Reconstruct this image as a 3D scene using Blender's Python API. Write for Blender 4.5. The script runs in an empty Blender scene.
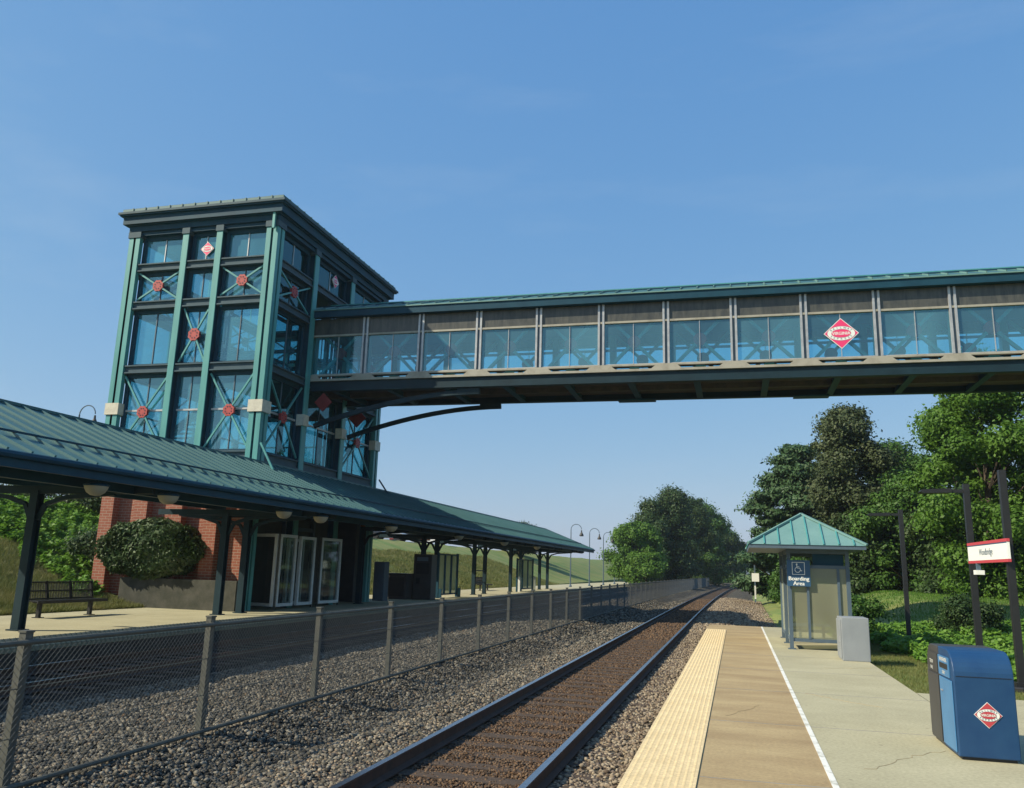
import bpy, math, random
import numpy as np
from mathutils import Matrix, Vector

# ------------------------------------------------------------------ camera, sky, sun, exposure
scene = bpy.context.scene
col = scene.collection
cam_data = bpy.data.cameras.new("camera")
cam = bpy.data.objects.new("camera", cam_data)
col.objects.link(cam)
scene.camera = cam
cam_data.sensor_width = 36.0
cam_data.lens = 835.5 / 1024 * 36.0
cam_data.shift_y = -10.0 / 1024
cam_data.clip_start = 0.1
cam_data.clip_end = 8000

def _rot():
    a, b, g = .26340824, -.21619481, .02895220
    ca, sa = math.cos(a), math.sin(a); cb, sb = math.cos(b), math.sin(b); cg, sg = math.cos(g), math.sin(g)
    M = np.array([[cg, -sg, 0], [sg, cg, 0], [0, 0, 1]]) @ np.array([[1, 0, 0], [0, cb, -sb], [0, sb, cb]]) @ np.array([[ca, 0, sa], [0, 1, 0], [-sa, 0, ca]])
    R = np.stack([M[:, 0], M[:, 2], -M[:, 1]])      # world <- (right, down, forward)
    return np.stack([R[:, 0], -R[:, 1], -R[:, 2]], 1)
_m = Matrix(_rot().tolist()).to_4x4()
_m.translation = Vector((0, 0, 1.75))
cam.matrix_world = _m

SUN_EL = math.radians(38.0)
BETA = math.radians(33.0)          # light travels towards +X, turned this far towards +Y
dvec = Vector((math.cos(BETA) * math.cos(SUN_EL), math.sin(BETA) * math.cos(SUN_EL), -math.sin(SUN_EL)))
world = bpy.data.worlds.new("World")
scene.world = world
world.use_nodes = True
wn = world.node_tree.nodes
sky = wn.new('ShaderNodeTexSky')
sky.sky_type = 'NISHITA'
sky.sun_disc = False
sky.sun_elevation = SUN_EL
sky.sun_rotation = math.atan2(-dvec.x, -dvec.y)
sky.altitude = 0
sky.air_density = 1.0
sky.dust_density = 0.5
sky.ozone_density = 4.0
wn['Background'].inputs[1].default_value = 0.10
_sp = wn.new('ShaderNodeSeparateColor'); _cb = wn.new('ShaderNodeCombineColor'); _wl = world.node_tree.links
_wl.new(sky.outputs[0], _sp.inputs[0])
for _i, (_a, _g) in enumerate(((.592, .774), (.613, .48), (.733, .22))):
    _p = wn.new('ShaderNodeMath'); _p.operation = 'MULTIPLY'; _p.inputs[1].default_value = .168; _wl.new(_sp.outputs[_i], _p.inputs[0])
    _q = wn.new('ShaderNodeMath'); _q.operation = 'POWER'; _q.inputs[1].default_value = _g; _wl.new(_p.outputs[0], _q.inputs[0])
    _r = wn.new('ShaderNodeMath'); _r.operation = 'MULTIPLY'; _r.inputs[1].default_value = _a / .1275; _wl.new(_q.outputs[0], _r.inputs[0])
    _wl.new(_r.outputs[0], _cb.inputs[_i])
# thin high cirrus
_tc0 = wn.new('ShaderNodeTexCoord'); _mp = wn.new('ShaderNodeMapping'); _mp.inputs['Scale'].default_value = (1.2, 3.0, 7.0); _mp.inputs['Rotation'].default_value = (.3, .25, .5)
_no = wn.new('ShaderNodeTexNoise'); _no.inputs['Scale'].default_value = 1.6; _no.inputs['Detail'].default_value = 8; _no.inputs['Roughness'].default_value = .6
_mr = wn.new('ShaderNodeMapRange'); _mr.inputs[1].default_value = .52; _mr.inputs[2].default_value = .80; _mr.inputs[3].default_value = 0; _mr.inputs[4].default_value = .13
_mx = wn.new('ShaderNodeMixRGB'); _mx.inputs[2].default_value = (4.9, 5.6, 6.2, 1)
_wl.new(_tc0.outputs['Generated'], _mp.inputs[0]); _wl.new(_mp.outputs[0], _no.inputs['Vector']); _wl.new(_no.outputs['Fac'], _mr.inputs[0])
_wl.new(_mr.outputs[0], _mx.inputs[0]); _wl.new(_cb.outputs[0], _mx.inputs[1])
_wl.new(_mx.outputs[0], wn['Background'].inputs[0])
sun_d = bpy.data.lights.new("sun", 'SUN')
sun_d.energy = 5.0
sun_d.angle = math.radians(0.5)
sun_d.color = (1.0, 0.91, 0.70)
sun = bpy.data.objects.new("sun", sun_d)
sun.rotation_euler = dvec.to_track_quat('-Z', 'Y').to_euler()
sun.location = (-30, -20, 30)
col.objects.link(sun)
vs = scene.view_settings
vs.view_transform = 'Standard'
vs.look = 'None'
vs.gamma = 1
vs.use_curve_mapping = False
vs.exposure = 0.35
scene.cycles.max_bounces = 8
scene.cycles.transparent_max_bounces = 24

rng = np.random.default_rng(7)
random.seed(7)

# ------------------------------------------------------------------ materials
MATS = {}
def mat(name, color, rough=0.6, metal=0.0, color2=None, scale=3.0, detail=6, bump=0.0, bscale=None, spec=0.5, lo=.35, hi=.65, stretch=None, island=0.0):
    if name in MATS: return MATS[name]
    m = bpy.data.materials.new(name); m.use_nodes = True
    nt = m.node_tree; N = nt.nodes; L = nt.links
    b = N['Principled BSDF']
    b.inputs['Roughness'].default_value = rough
    b.inputs['Metallic'].default_value = metal
    b.inputs['Specular IOR Level'].default_value = spec
    b.inputs['Base Color'].default_value = (*color, 1)
    tc = N.new('ShaderNodeTexCoord')
    src = tc.outputs['Object']
    if stretch:
        mp = N.new('ShaderNodeMapping'); mp.inputs['Scale'].default_value = stretch
        L.new(src, mp.inputs['Vector']); src = mp.outputs[0]
    if color2 is not None:
        no = N.new('ShaderNodeTexNoise'); no.inputs['Scale'].default_value = scale; no.inputs['Detail'].default_value = detail
        no.inputs['Roughness'].default_value = .65
        L.new(src, no.inputs['Vector'])
        r = N.new('ShaderNodeValToRGB')
        r.color_ramp.elements[0].position = lo; r.color_ramp.elements[0].color = (*color, 1)
        r.color_ramp.elements[1].position = hi; r.color_ramp.elements[1].color = (*color2, 1)
        L.new(no.outputs['Fac'], r.inputs[0])
        out = r.outputs[0]
        if island:
            g = N.new('ShaderNodeNewGeometry')
            mr = N.new('ShaderNodeMapRange'); mr.inputs[3].default_value = 1 - island; mr.inputs[4].default_value = 1 + island
            L.new(g.outputs['Random Per Island'], mr.inputs[0])
            hs = N.new('ShaderNodeHueSaturation')
            L.new(mr.outputs[0], hs.inputs['Value']); L.new(out, hs.inputs['Color'])
            out = hs.outputs[0]
        L.new(out, b.inputs['Base Color'])
    if name in ('concrete', 'stained_concrete', 'tactile_cream'):
        vo = N.new('ShaderNodeTexVoronoi'); vo.inputs['Scale'].default_value = 2.3; L.new(tc.outputs['Object'], vo.inputs['Vector'])
        sp = N.new('ShaderNodeMapRange'); sp.inputs[1].default_value = .035; sp.inputs[2].default_value = .06; sp.inputs[3].default_value = .62; sp.inputs[4].default_value = 1
        L.new(vo.outputs['Distance'], sp.inputs[0])
        n4 = N.new('ShaderNodeTexNoise'); n4.inputs['Scale'].default_value = 28; n4.inputs['Detail'].default_value = 4; L.new(tc.outputs['Object'], n4.inputs['Vector'])
        m4 = N.new('ShaderNodeMapRange'); m4.inputs[1].default_value = .35; m4.inputs[2].default_value = .7; m4.inputs[3].default_value = .86; m4.inputs[4].default_value = 1.1; L.new(n4.outputs['Fac'], m4.inputs[0])
        mu = N.new('ShaderNodeMath'); mu.operation = 'MULTIPLY'; L.new(sp.outputs[0], mu.inputs[0]); L.new(m4.outputs[0], mu.inputs[1])
        h5 = N.new('ShaderNodeHueSaturation'); L.new(mu.outputs[0], h5.inputs['Value']); L.new(out, h5.inputs['Color']); L.new(h5.outputs[0], b.inputs['Base Color'])
    if bump:
        n2 = N.new('ShaderNodeTexNoise'); n2.inputs['Scale'].default_value = bscale or scale * 6; n2.inputs['Detail'].default_value = 5
        L.new(src, n2.inputs['Vector'])
        bp = N.new('ShaderNodeBump'); bp.inputs['Strength'].default_value = bump; bp.inputs['Distance'].default_value = .02
        L.new(n2.outputs['Fac'], bp.inputs['Height']); L.new(bp.outputs[0], b.inputs['Normal'])
    MATS[name] = m
    return m

def leaf_mat(name, c1, c2, c3, trans=0.25):
    """leaf colour varies leaf by leaf"""
    m = bpy.data.materials.new(name); m.use_nodes = True
    nt = m.node_tree; N = nt.nodes; L = nt.links
    b = N['Principled BSDF']; b.inputs['Roughness'].default_value = .55; b.inputs['Specular IOR Level'].default_value = .3
    g = N.new('ShaderNodeNewGeometry')
    r = N.new('ShaderNodeValToRGB')
    r.color_ramp.elements[0].color = (*c1, 1); r.color_ramp.elements[1].color = (*c3, 1)
    e = r.color_ramp.elements.new(.5); e.color = (*c2, 1)
    no = N.new('ShaderNodeTexNoise'); no.inputs['Scale'].default_value = .6; no.inputs['Detail'].default_value = 3
    tc = N.new('ShaderNodeTexCoord'); L.new(tc.outputs['Object'], no.inputs['Vector'])
    ma = N.new('ShaderNodeMath'); ma.operation = 'MULTIPLY_ADD'; ma.inputs[1].default_value = .5
    L.new(g.outputs['Random Per Island'], ma.inputs[0])
    m3 = N.new('ShaderNodeMath'); m3.operation = 'MULTIPLY_ADD'; m3.inputs[1].default_value = 1.2; m3.inputs[2].default_value = -.35
    L.new(no.outputs['Fac'], m3.inputs[0]); L.new(m3.outputs[0], ma.inputs[2])
    L.new(ma.outputs[0], r.inputs[0]); L.new(r.outputs[0], b.inputs['Base Color'])
    tr = N.new('ShaderNodeBsdfTranslucent')
    mx = N.new('ShaderNodeMixShader'); mx.inputs[0].default_value = trans
    L.new(r.outputs[0], tr.inputs[0])
    L.new(b.outputs[0], mx.inputs[1]); L.new(tr.outputs[0], mx.inputs[2]); L.new(mx.outputs[0], N['Material Output'].inputs[0])
    MATS[name] = m
    return m

def glass_mat(name, tint, gloss=.12, rough=.03, diff=0.0, dcol=(.5, .5, .5), gcol=(.75, .92, 1)):
    m = bpy.data.materials.new(name); m.use_nodes = True
    nt = m.node_tree; N = nt.nodes; L = nt.links
    N.remove(N['Principled BSDF'])
    t = N.new('ShaderNodeBsdfTransparent'); t.inputs[0].default_value = (*tint, 1)
    gl = N.new('ShaderNodeBsdfGlossy'); gl.inputs['Roughness'].default_value = rough; gl.inputs[0].default_value = (*gcol, 1)
    lw = N.new('ShaderNodeLayerWeight'); lw.inputs[0].default_value = .25
    mr = N.new('ShaderNodeMapRange'); mr.inputs[3].default_value = gloss; mr.inputs[4].default_value = .9
    L.new(lw.outputs['Fresnel'], mr.inputs[0])
    mx = N.new('ShaderNodeMixShader')
    L.new(mr.outputs[0], mx.inputs[0]); L.new(t.outputs[0], mx.inputs[1]); L.new(gl.outputs[0], mx.inputs[2])
    out = mx.outputs[0]
    if diff:
        df = N.new('ShaderNodeBsdfDiffuse'); df.inputs[0].default_value = (*dcol, 1)
        no = N.new('ShaderNodeTexNoise'); no.inputs['Scale'].default_value = .5; no.inputs['Detail'].default_value = 2
        tc = N.new('ShaderNodeTexCoord'); mp = N.new('ShaderNodeMapping'); mp.inputs['Scale'].default_value = (1, 1, .3)
        L.new(tc.outputs['Object'], mp.inputs[0]); L.new(mp.outputs[0], no.inputs['Vector'])
        mr2 = N.new('ShaderNodeMapRange'); mr2.inputs[1].default_value = .3; mr2.inputs[2].default_value = .7
        mr2.inputs[3].default_value = diff * .5; mr2.inputs[4].default_value = diff * 1.5
        L.new(no.outputs['Fac'], mr2.inputs[0])
        oi = N.new('ShaderNodeObjectInfo'); mo = N.new('ShaderNodeMapRange'); mo.inputs[3].default_value = .55; mo.inputs[4].default_value = 1.45
        L.new(oi.outputs['Random'], mo.inputs[0]); mm = N.new('ShaderNodeMath'); mm.operation = 'MULTIPLY'; L.new(mr2.outputs[0], mm.inputs[0]); L.new(mo.outputs[0], mm.inputs[1])
        m2 = N.new('ShaderNodeMixShader')
        L.new(mm.outputs[0], m2.inputs[0]); L.new(out, m2.inputs[1]); L.new(df.outputs[0], m2.inputs[2]); out = m2.outputs[0]
    L.new(out, N['Material Output'].inputs[0])
    MATS[name] = m
    return m

def brick_mat():
    m = bpy.data.materials.new('brick'); m.use_nodes = True
    nt = m.node_tree; N = nt.nodes; L = nt.links
    b = N['Principled BSDF']; b.inputs['Roughness'].default_value = .85
    tc = N.new('ShaderNodeTexCoord')
    sep = N.new('ShaderNodeSeparateXYZ'); L.new(tc.outputs['Object'], sep.inputs[0])
    ad = N.new('ShaderNodeMath'); L.new(sep.outputs['X'], ad.inputs[0]); L.new(sep.outputs['Y'], ad.inputs[1])
    cb = N.new('ShaderNodeCombineXYZ'); L.new(ad.outputs[0], cb.inputs['X']); L.new(sep.outputs['Z'], cb.inputs['Y'])
    br = N.new('ShaderNodeTexBrick')
    br.inputs['Scale'].default_value = 1.0; br.inputs['Brick Width'].default_value = .3; br.inputs['Row Height'].default_value = .1
    br.inputs['Mortar Size'].default_value = .009; br.inputs['Color1'].default_value = (.29, .09, .055, 1)
    br.inputs['Color2'].default_value = (.25, .07, .04, 1); br.inputs['Mortar'].default_value = (.33, .25, .19, 1)
    L.new(cb.outputs[0], br.inputs['Vector']); L.new(br.outputs['Color'], b.inputs['Base Color'])
    MATS['brick'] = m
    return m

def ballast_mat(name, c1, c2, c3):
    m = bpy.data.materials.new(name); m.use_nodes = True
    nt = m.node_tree; N = nt.nodes; L = nt.links
    b = N['Principled BSDF']; b.inputs['Roughness'].default_value = .95; b.inputs['Specular IOR Level'].default_value = .15
    tc = N.new('ShaderNodeTexCoord')
    vo = N.new('ShaderNodeTexVoronoi'); vo.inputs['Scale'].default_value = 17
    L.new(tc.outputs['Object'], vo.inputs['Vector'])
    sp = N.new('ShaderNodeSeparateColor'); L.new(vo.outputs['Color'], sp.inputs[0])
    r = N.new('ShaderNodeValToRGB')
    r.color_ramp.elements[0].color = (*c1, 1); r.color_ramp.elements[1].color = (*c3, 1)
    e = r.color_ramp.elements.new(.5); e.color = (*c2, 1)
    L.new(sp.outputs[0], r.inputs[0])
    no = N.new('ShaderNodeTexNoise'); no.inputs['Scale'].default_value = .7; no.inputs['Detail'].default_value = 5
    L.new(tc.outputs['Object'], no.inputs['Vector'])
    mr = N.new('ShaderNodeMapRange'); mr.inputs[1].default_value = .3; mr.inputs[2].default_value = .7; mr.inputs[3].default_value = .7; mr.inputs[4].default_value = 1.25
    L.new(no.outputs['Fac'], mr.inputs[0])
    hs = N.new('ShaderNodeHueSaturation'); L.new(mr.outputs[0], hs.inputs['Value']); L.new(r.outputs[0], hs.inputs['Color'])
    L.new(hs.outputs[0], b.inputs['Base Color'])
    bp = N.new('ShaderNodeBump'); bp.inputs['Strength'].default_value = 1.0; bp.inputs['Distance'].default_value = .05; bp.invert = True
    L.new(vo.outputs['Distance'], bp.inputs['Height']); L.new(bp.outputs[0], b.inputs['Normal'])
    MATS[name] = m
    return m

def stone_mat(name, cols):
    m = bpy.data.materials.new(name); m.use_nodes = True
    nt = m.node_tree; N = nt.nodes; L = nt.links
    b = N['Principled BSDF']; b.inputs['Roughness'].default_value = .9; b.inputs['Specular IOR Level'].default_value = .2
    g = N.new('ShaderNodeNewGeometry'); r = N.new('ShaderNodeValToRGB')
    r.color_ramp.elements[0].color = (*cols[0], 1); r.color_ramp.elements[1].color = (*cols[-1], 1)
    for i, c in enumerate(cols[1:-1]):
        e = r.color_ramp.elements.new((i + 1) / (len(cols) - 1)); e.color = (*c, 1)
    L.new(g.outputs['Random Per Island'], r.inputs[0]); L.new(r.outputs[0], b.inputs['Base Color'])
    MATS[name] = m
    return m

TEAL = mat('teal_paint', (.085, .315, .305), .45, 0, (.055, .235, .24), stretch=(2, 2, .25), scale=1.5, bump=.05)
TEAL_D = mat('dark_teal_paint', (.013, .062, .098), .55, 0, (.010, .045, .076), spec=.2, scale=1.2)
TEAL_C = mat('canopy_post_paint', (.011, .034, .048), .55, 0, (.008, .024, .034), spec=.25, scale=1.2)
ROOF = mat('green_metal_roof', (.036, .118, .130), .5, .0, (.052, .142, .152), scale=.6, stretch=(1, 1, 1))
ROOF_L = mat('pale_green_roof', (.125, .245, .235), .55, 0, (.155, .285, .27), scale=2)
GREYBEAM = mat('beam_grey', (.065, .105, .130), .6, 0, (.045, .08, .105), spec=.2, scale=2)
STONE = mat('cast_stone', (.62, .58, .48), .8, 0, (.5, .46, .38), scale=6, bump=.1)
TAN = mat('sill_paint', (.36, .335, .28), .6, 0, (.22, .195, .15), scale=2.2, lo=.45, hi=.8)
ALU = mat('aluminium_mullion', (.50, .50, .50), .4, .3, (.36, .36, .38), scale=4)
BROWN = mat('weathered_louvre', (.048, .050, .048), .35, 0, (.095, .092, .080), scale=2.5, bump=.1, stretch=(3, 1, .6))
UNDER = mat('deck_underside', (.10, .075, .06), .9, 0, (.06, .05, .045), scale=3, stretch=(1, 6, 1))
REDHUB = mat('red_paint', (.44, .055, .05), .55, 0, (.33, .04, .04), scale=6)
GLASS = glass_mat('blue_glass', (.58, .94, 1.0), .24, .02, .20, (.17, .52, .68), (.5, .9, 1))
GLASS_B = glass_mat('bridge_glass', (.56, .92, 1.0), .16, .03, .14, (.22, .52, .66), (.6, .92, 1))
GLASS_S = glass_mat('dark_blue_glass', (.17, .46, .52), .10, .02, .08, (.02, .14, .20), (.5, .9, 1))  # tower side faces: their dim, dark reflections put into a darker tint
CLEAR = glass_mat('clear_glass', (.60, .66, .63), .07, .04, .05, (.5, .52, .48))
FROST = glass_mat('dirty_acrylic', (.52, .54, .42), .04, .12, .34, (.55, .55, .38))
BRICK = brick_mat()
CONC = mat('concrete', (.45, .415, .275), .9, 0, (.34, .31, .20), scale=.7, detail=10, bump=.25, bscale=60, lo=.3, hi=.7)
CONC_D = mat('stained_concrete', (.45, .345, .185), .9, 0, (.28, .195, .10), scale=.7, detail=10, bump=.25, bscale=60, lo=.3, hi=.7, stretch=(.7, 2.2, 1))
CONC_G = mat('grey_concrete', (.30, .29, .27), .9, 0, (.2, .195, .18), scale=1.5, detail=8, bump=.2)
CONC_W = mat('shaded_wall_concrete', (.075, .073, .06), .9, 0, (.035, .038, .028), scale=2.5, detail=8, bump=.2)  # retaining wall: shade below the bush put into the dark grey
TACT = mat('tactile_cream', (.70, .55, .32), .8, 0, (.62, .48, .27), scale=2.5, detail=8)
TACT_D = mat('shaded_tactile', (.20, .17, .08), .9, 0, (.13, .11, .06), scale=2)  # far platform strip: tactile colour darkened to stand for canopy shade
LINEW = mat('worn_line', (.74, .73, .68), .7, 0, (.38, .37, .29), scale=5, detail=10, lo=.5, hi=.66)
WHITE = mat('white_paint', (.75, .74, .70), .6, 0, (.6, .59, .56), scale=5)
WFRAME = mat('white_frame', (.70, .71, .68), .5, 0, (.58, .6, .58), scale=3)
BLACK = mat('black_metal', (.012, .012, .013), .5, 0, (.018, .018, .019), scale=4)
DGREY = mat('dark_grey_paint', (.055, .055, .055), .5, 0, (.04, .04, .042), scale=3)
GALV = mat('galvanised_steel', (.12, .12, .10), .65, .2, (.08, .08, .068), scale=8)
WIRE = mat('wire_steel', (.15, .15, .135), .6, .25, (.10, .10, .09), scale=20)
RAILS = mat('rail_rust', (.085, .045, .030), .8, .1, (.05, .03, .022), scale=6, bump=.1)
RAILT = mat('rail_polished', (.42, .42, .46), .25, .95, (.34, .34, .38), scale=10)
TIE = mat('tie_wood', (.08, .052, .036), .95, 0, (.042, .03, .022), scale=3, bump=.5, stretch=(1, 8, 1))
BIN_B = mat('bin_blue', (.007, .046, .135), .5, 0, (.012, .058, .15), scale=5, detail=10)
BIN_L = mat('bin_light_blue', (.06, .20, .40), .42, 0, (.05, .17, .35), scale=3)
SHADE_C = mat('shade_toned_concrete', (.035, .028, .022), .95, 0, (.06, .048, .036), scale=2, detail=8)  # platform side walls, with the far platform's shade put into the dark brown
SLATE = mat('slate_blue_paint', (.085, .125, .165), .5, 0, (.07, .105, .14), scale=3)
BOXG = mat('cabinet_grey', (.27, .29, .31), .6, 0, (.23, .25, .27), scale=2)
SIGNB = mat('sign_blue', (.025, .085, .17), .5)
SIGNW = mat('sign_white', (.82, .82, .78), .5)
SIGNR = mat('sign_red', (.50, .055, .07), .5)
LOGOR = mat('logo_pink_red', (.80, .045, .17), .5)
INK = mat('ink_grey', (.12, .17, .22), .6)
GLOBE = mat('lamp_diffuser', (.42, .36, .25), .5)
ASPH = mat('asphalt', (.05, .05, .05), .9, 0, (.07, .07, .068), scale=2)
CARS = [mat('car_white', (.7, .7, .7), .3), mat('car_silver', (.35, .37, .4), .3, .5), mat('car_dark', (.03, .04, .06), .3), mat('car_red', (.3, .03, .03), .3)]
CGLASS = mat('car_glass', (.02, .025, .03), .1)
GRASS = mat('grass_ground', (.10, .175, .032), .95, 0, (.23, .22, .07), scale=.35, detail=12, bump=.6, bscale=25, lo=.35, hi=.68)
BARK = mat('bark', (.09, .065, .045), .95, 0, (.05, .038, .03), scale=4, bump=.6, stretch=(3, 3, .6))
BALL = ballast_mat('ballast', (.035, .032, .027), (.08, .072, .058), (.15, .133, .105))
BALLB = ballast_mat('rusty_ballast', (.04, .026, .016), (.09, .055, .033), (.15, .10, .06))
ST_G = stone_mat('stone_grey', [(.02, .02, .019), (.05, .048, .043), (.10, .088, .066), (.075, .072, .066), (.14, .124, .098), (.25, .225, .18), (.12, .08, .05)])
ST_B = stone_mat('stone_rusty', [(.03, .02, .014), (.085, .048, .028), (.13, .078, .045), (.19, .12, .07), (.095, .07, .052), (.06, .05, .045)])
ST_P = stone_mat('stone_pale_brown', [(.08, .06, .045), (.18, .13, .09), (.28, .22, .15), (.36, .30, .22), (.22, .17, .12), (.15, .12, .10)])
LF_DARK = leaf_mat('leaf_dark', (.022, .050, .014), (.040, .078, .021), (.068, .108, .03))
LF_MID = leaf_mat('leaf_mid', (.034, .088, .015), (.060, .135, .020), (.10, .185, .034))
LF_BRIGHT = leaf_mat('leaf_bright', (.060, .135, .016), (.095, .195, .024), (.14, .26, .04), .38)
LF_BROWN = leaf_mat('leaf_olive', (.045, .065, .026), (.070, .095, .036), (.11, .13, .055))
LF_PINE = leaf_mat('leaf_pine', (.030, .072, .028), (.050, .100, .036), (.075, .13, .05), .1)
LF_GREY = leaf_mat('leaf_silvery', (.030, .060, .018), (.060, .105, .032), (.20, .225, .13), .15)
LF_STRAW = leaf_mat('grass_blade', (.09, .125, .03), (.16, .175, .05), (.28, .24, .10), .3)
LF_VINE = leaf_mat('leaf_vine', (.075, .18, .02), (.13, .26, .03), (.19, .33, .06), .35)

# ------------------------------------------------------------------ mesh building
class MB:
    def __init__(s): s.v = []; s.f = []; s.m = []; s.mats = []
    def mi(s, m):
        if m is None: return 0
        if m not in s.mats: s.mats.append(m)
        return s.mats.index(m)
    def poly(s, pts, m=None):
        b = len(s.v); s.v += [tuple(p) for p in pts]; s.f.append(tuple(range(b, b + len(pts)))); s.m.append(s.mi(m)); return s
    def box(s, x0, x1, y0, y1, z0, z1, m=None):
        x0, x1 = min(x0, x1), max(x0, x1); y0, y1 = min(y0, y1), max(y0, y1); z0, z1 = min(z0, z1), max(z0, z1)
        b = len(s.v)
        s.v += [(x0, y0, z0), (x1, y0, z0), (x1, y1, z0), (x0, y1, z0), (x0, y0, z1), (x1, y0, z1), (x1, y1, z1), (x0, y1, z1)]
        k = s.mi(m)
        for f in ((0, 3, 2, 1), (4, 5, 6, 7), (0, 1, 5, 4), (1, 2, 6, 5), (2, 3, 7, 6), (3, 0, 4, 7)):
            s.f.append(tuple(b + i for i in f)); s.m.append(k)
        return s
    def prism(s, prof, axis, a0, a1, m=None):
        """prof: list of 2D points; axis 'x': (y,z) profile, 'y': (x,z), 'z': (x,y)"""
        def P(p, a):
            return {'x': (a, p[0], p[1]), 'y': (p[0], a, p[1]), 'z': (p[0], p[1], a)}[axis]
        b = len(s.v); n = len(prof); k = s.mi(m)
        s.v += [P(p, a0) for p in prof] + [P(p, a1) for p in prof]
        for i in range(n):
            j = (i + 1) % n; s.f.append((b + i, b + j, b + n + j, b + n + i)); s.m.append(k)
        s.f.append(tuple(b + i for i in reversed(range(n)))); s.m.append(k)
        s.f.append(tuple(b + n + i for i in range(n))); s.m.append(k)
        return s
    def bar(s, p, q, w, h=None, m=None, up=(0, 0, 1)):
        """rectangular bar from p to q, w across, h along up"""
        h = h or w
        p = Vector(p); q = Vector(q); d = (q - p).normalized(); up = Vector(up)
        if abs(d.dot(up)) > .98: up = Vector((1, 0, 0))
        a = d.cross(up).normalized(); c = a.cross(d).normalized()
        b = len(s.v); k = s.mi(m)
        for o in (p, q):
            for sa, sc in ((-1, -1), (1, -1), (1, 1), (-1, 1)):
                s.v.append(tuple(o + a * (sa * w / 2) + c * (sc * h / 2)))
        for f in ((0, 1, 2, 3), (7, 6, 5, 4), (0, 4, 5, 1), (1, 5, 6, 2), (2, 6, 7, 3), (3, 7, 4, 0)):
            s.f.append(tuple(b + i for i in f)); s.m.append(k)
        return s
    def tube(s, pts, r, n=8, m=None, cap=True):
        pts = [Vector(p) for p in pts]
        rs = r if isinstance(r, (list, tuple)) else [r] * len(pts)
        b = len(s.v); k = s.mi(m); ref = None
        for i, p in enumerate(pts):
            d = (pts[min(i + 1, len(pts) - 1)] - pts[max(i - 1, 0)]).normalized()
            if ref is None: ref = Vector((1, 0, 0)) if abs(d.x) < .9 else Vector((0, 1, 0))
            a = (ref - d * ref.dot(d)).normalized(); c = d.cross(a); ref = a
            for j in range(n):
                t = 2 * math.pi * j / n
                s.v.append(tuple(p + (a * math.cos(t) + c * math.sin(t)) * rs[i]))
        for i in range(len(pts) - 1):
            for j in range(n):
                j2 = (j + 1) % n
                s.f.append((b + i * n + j, b + i * n + j2, b + (i + 1) * n + j2, b + (i + 1) * n + j)); s.m.append(k)
        if cap:
            s.f.append(tuple(b + j for j in reversed(range(n)))); s.m.append(k)
            s.f.append(tuple(b + (len(pts) - 1) * n + j for j in range(n))); s.m.append(k)
        return s
    def lathe(s, c, prof, n=16, m=None):
        """prof list of (r,z)"""
        b = len(s.v); k = s.mi(m)
        for r, z in prof:
            for j in range(n):
                t = 2 * math.pi * j / n; s.v.append((c[0] + r * math.cos(t), c[1] + r * math.sin(t), c[2] + z))
        for i in range(len(prof) - 1):
            for j in range(n):
                j2 = (j + 1) % n
                s.f.append((b + i * n + j, b + i * n + j2, b + (i + 1) * n + j2, b + (i + 1) * n + j)); s.m.append(k)
        return s
    def build(s, name, m=None, parent=None, smooth=False, bevel=0):
        me = bpy.data.meshes.new(name)
        me.from_pydata(s.v, [], s.f)
        mats = s.mats or [m]
        if m is not None and s.mats and None in s.mats: pass
        for x in mats: me.materials.append(x)
        if s.mats: me.polygons.foreach_set('material_index', s.m)
        if smooth: me.polygons.foreach_set('use_smooth', [True] * len(me.polygons))
        me.update()
        o = bpy.data.objects.new(name, me); col.objects.link(o)
        if parent: o.parent = parent
        if bevel:
            md = o.modifiers.new('bevel', 'BEVEL'); md.width = bevel; md.segments = 2; md.limit_method = 'ANGLE'
        return o

def np_mesh(name, V, nper, m, parent=None, mats=None, midx=None, smooth=False):
    """V: (nfaces*nper,3) array, every face own verts"""
    V = np.asarray(V, dtype=np.float32).reshape(-1, 3)
    nf = len(V) // nper
    me = bpy.data.meshes.new(name)
    me.vertices.add(len(V)); me.vertices.foreach_set('co', V.ravel())
    me.loops.add(len(V)); me.loops.foreach_set('vertex_index', np.arange(len(V), dtype=np.int32))
    me.polygons.add(nf); me.polygons.foreach_set('loop_start', np.arange(0, len(V), nper, dtype=np.int32))
    me.polygons.foreach_set('loop_total', np.full(nf, nper, dtype=np.int32))
    me.materials.append(m); me.update(calc_edges=True)
    o = bpy.data.objects.new(name, me); col.objects.link(o)
    if parent: o.parent = parent
    return o

def np_mesh_idx(name, V, F, m, parent=None, smooth=False):
    V = np.asarray(V, np.float32); F = np.asarray(F, np.int32); k = F.shape[1]
    me = bpy.data.meshes.new(name)
    me.vertices.add(len(V)); me.vertices.foreach_set('co', V.ravel())
    me.loops.add(F.size); me.loops.foreach_set('vertex_index', F.ravel())
    me.polygons.add(len(F)); me.polygons.foreach_set('loop_start', np.arange(0, F.size, k, dtype=np.int32))
    me.polygons.foreach_set('loop_total', np.full(len(F), k, dtype=np.int32))
    if smooth: me.polygons.foreach_set('use_smooth', np.ones(len(F), dtype=bool))
    me.materials.append(m); me.update(calc_edges=True)
    o = bpy.data.objects.new(name, me); col.objects.link(o)
    if parent: o.parent = parent
    return o

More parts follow.
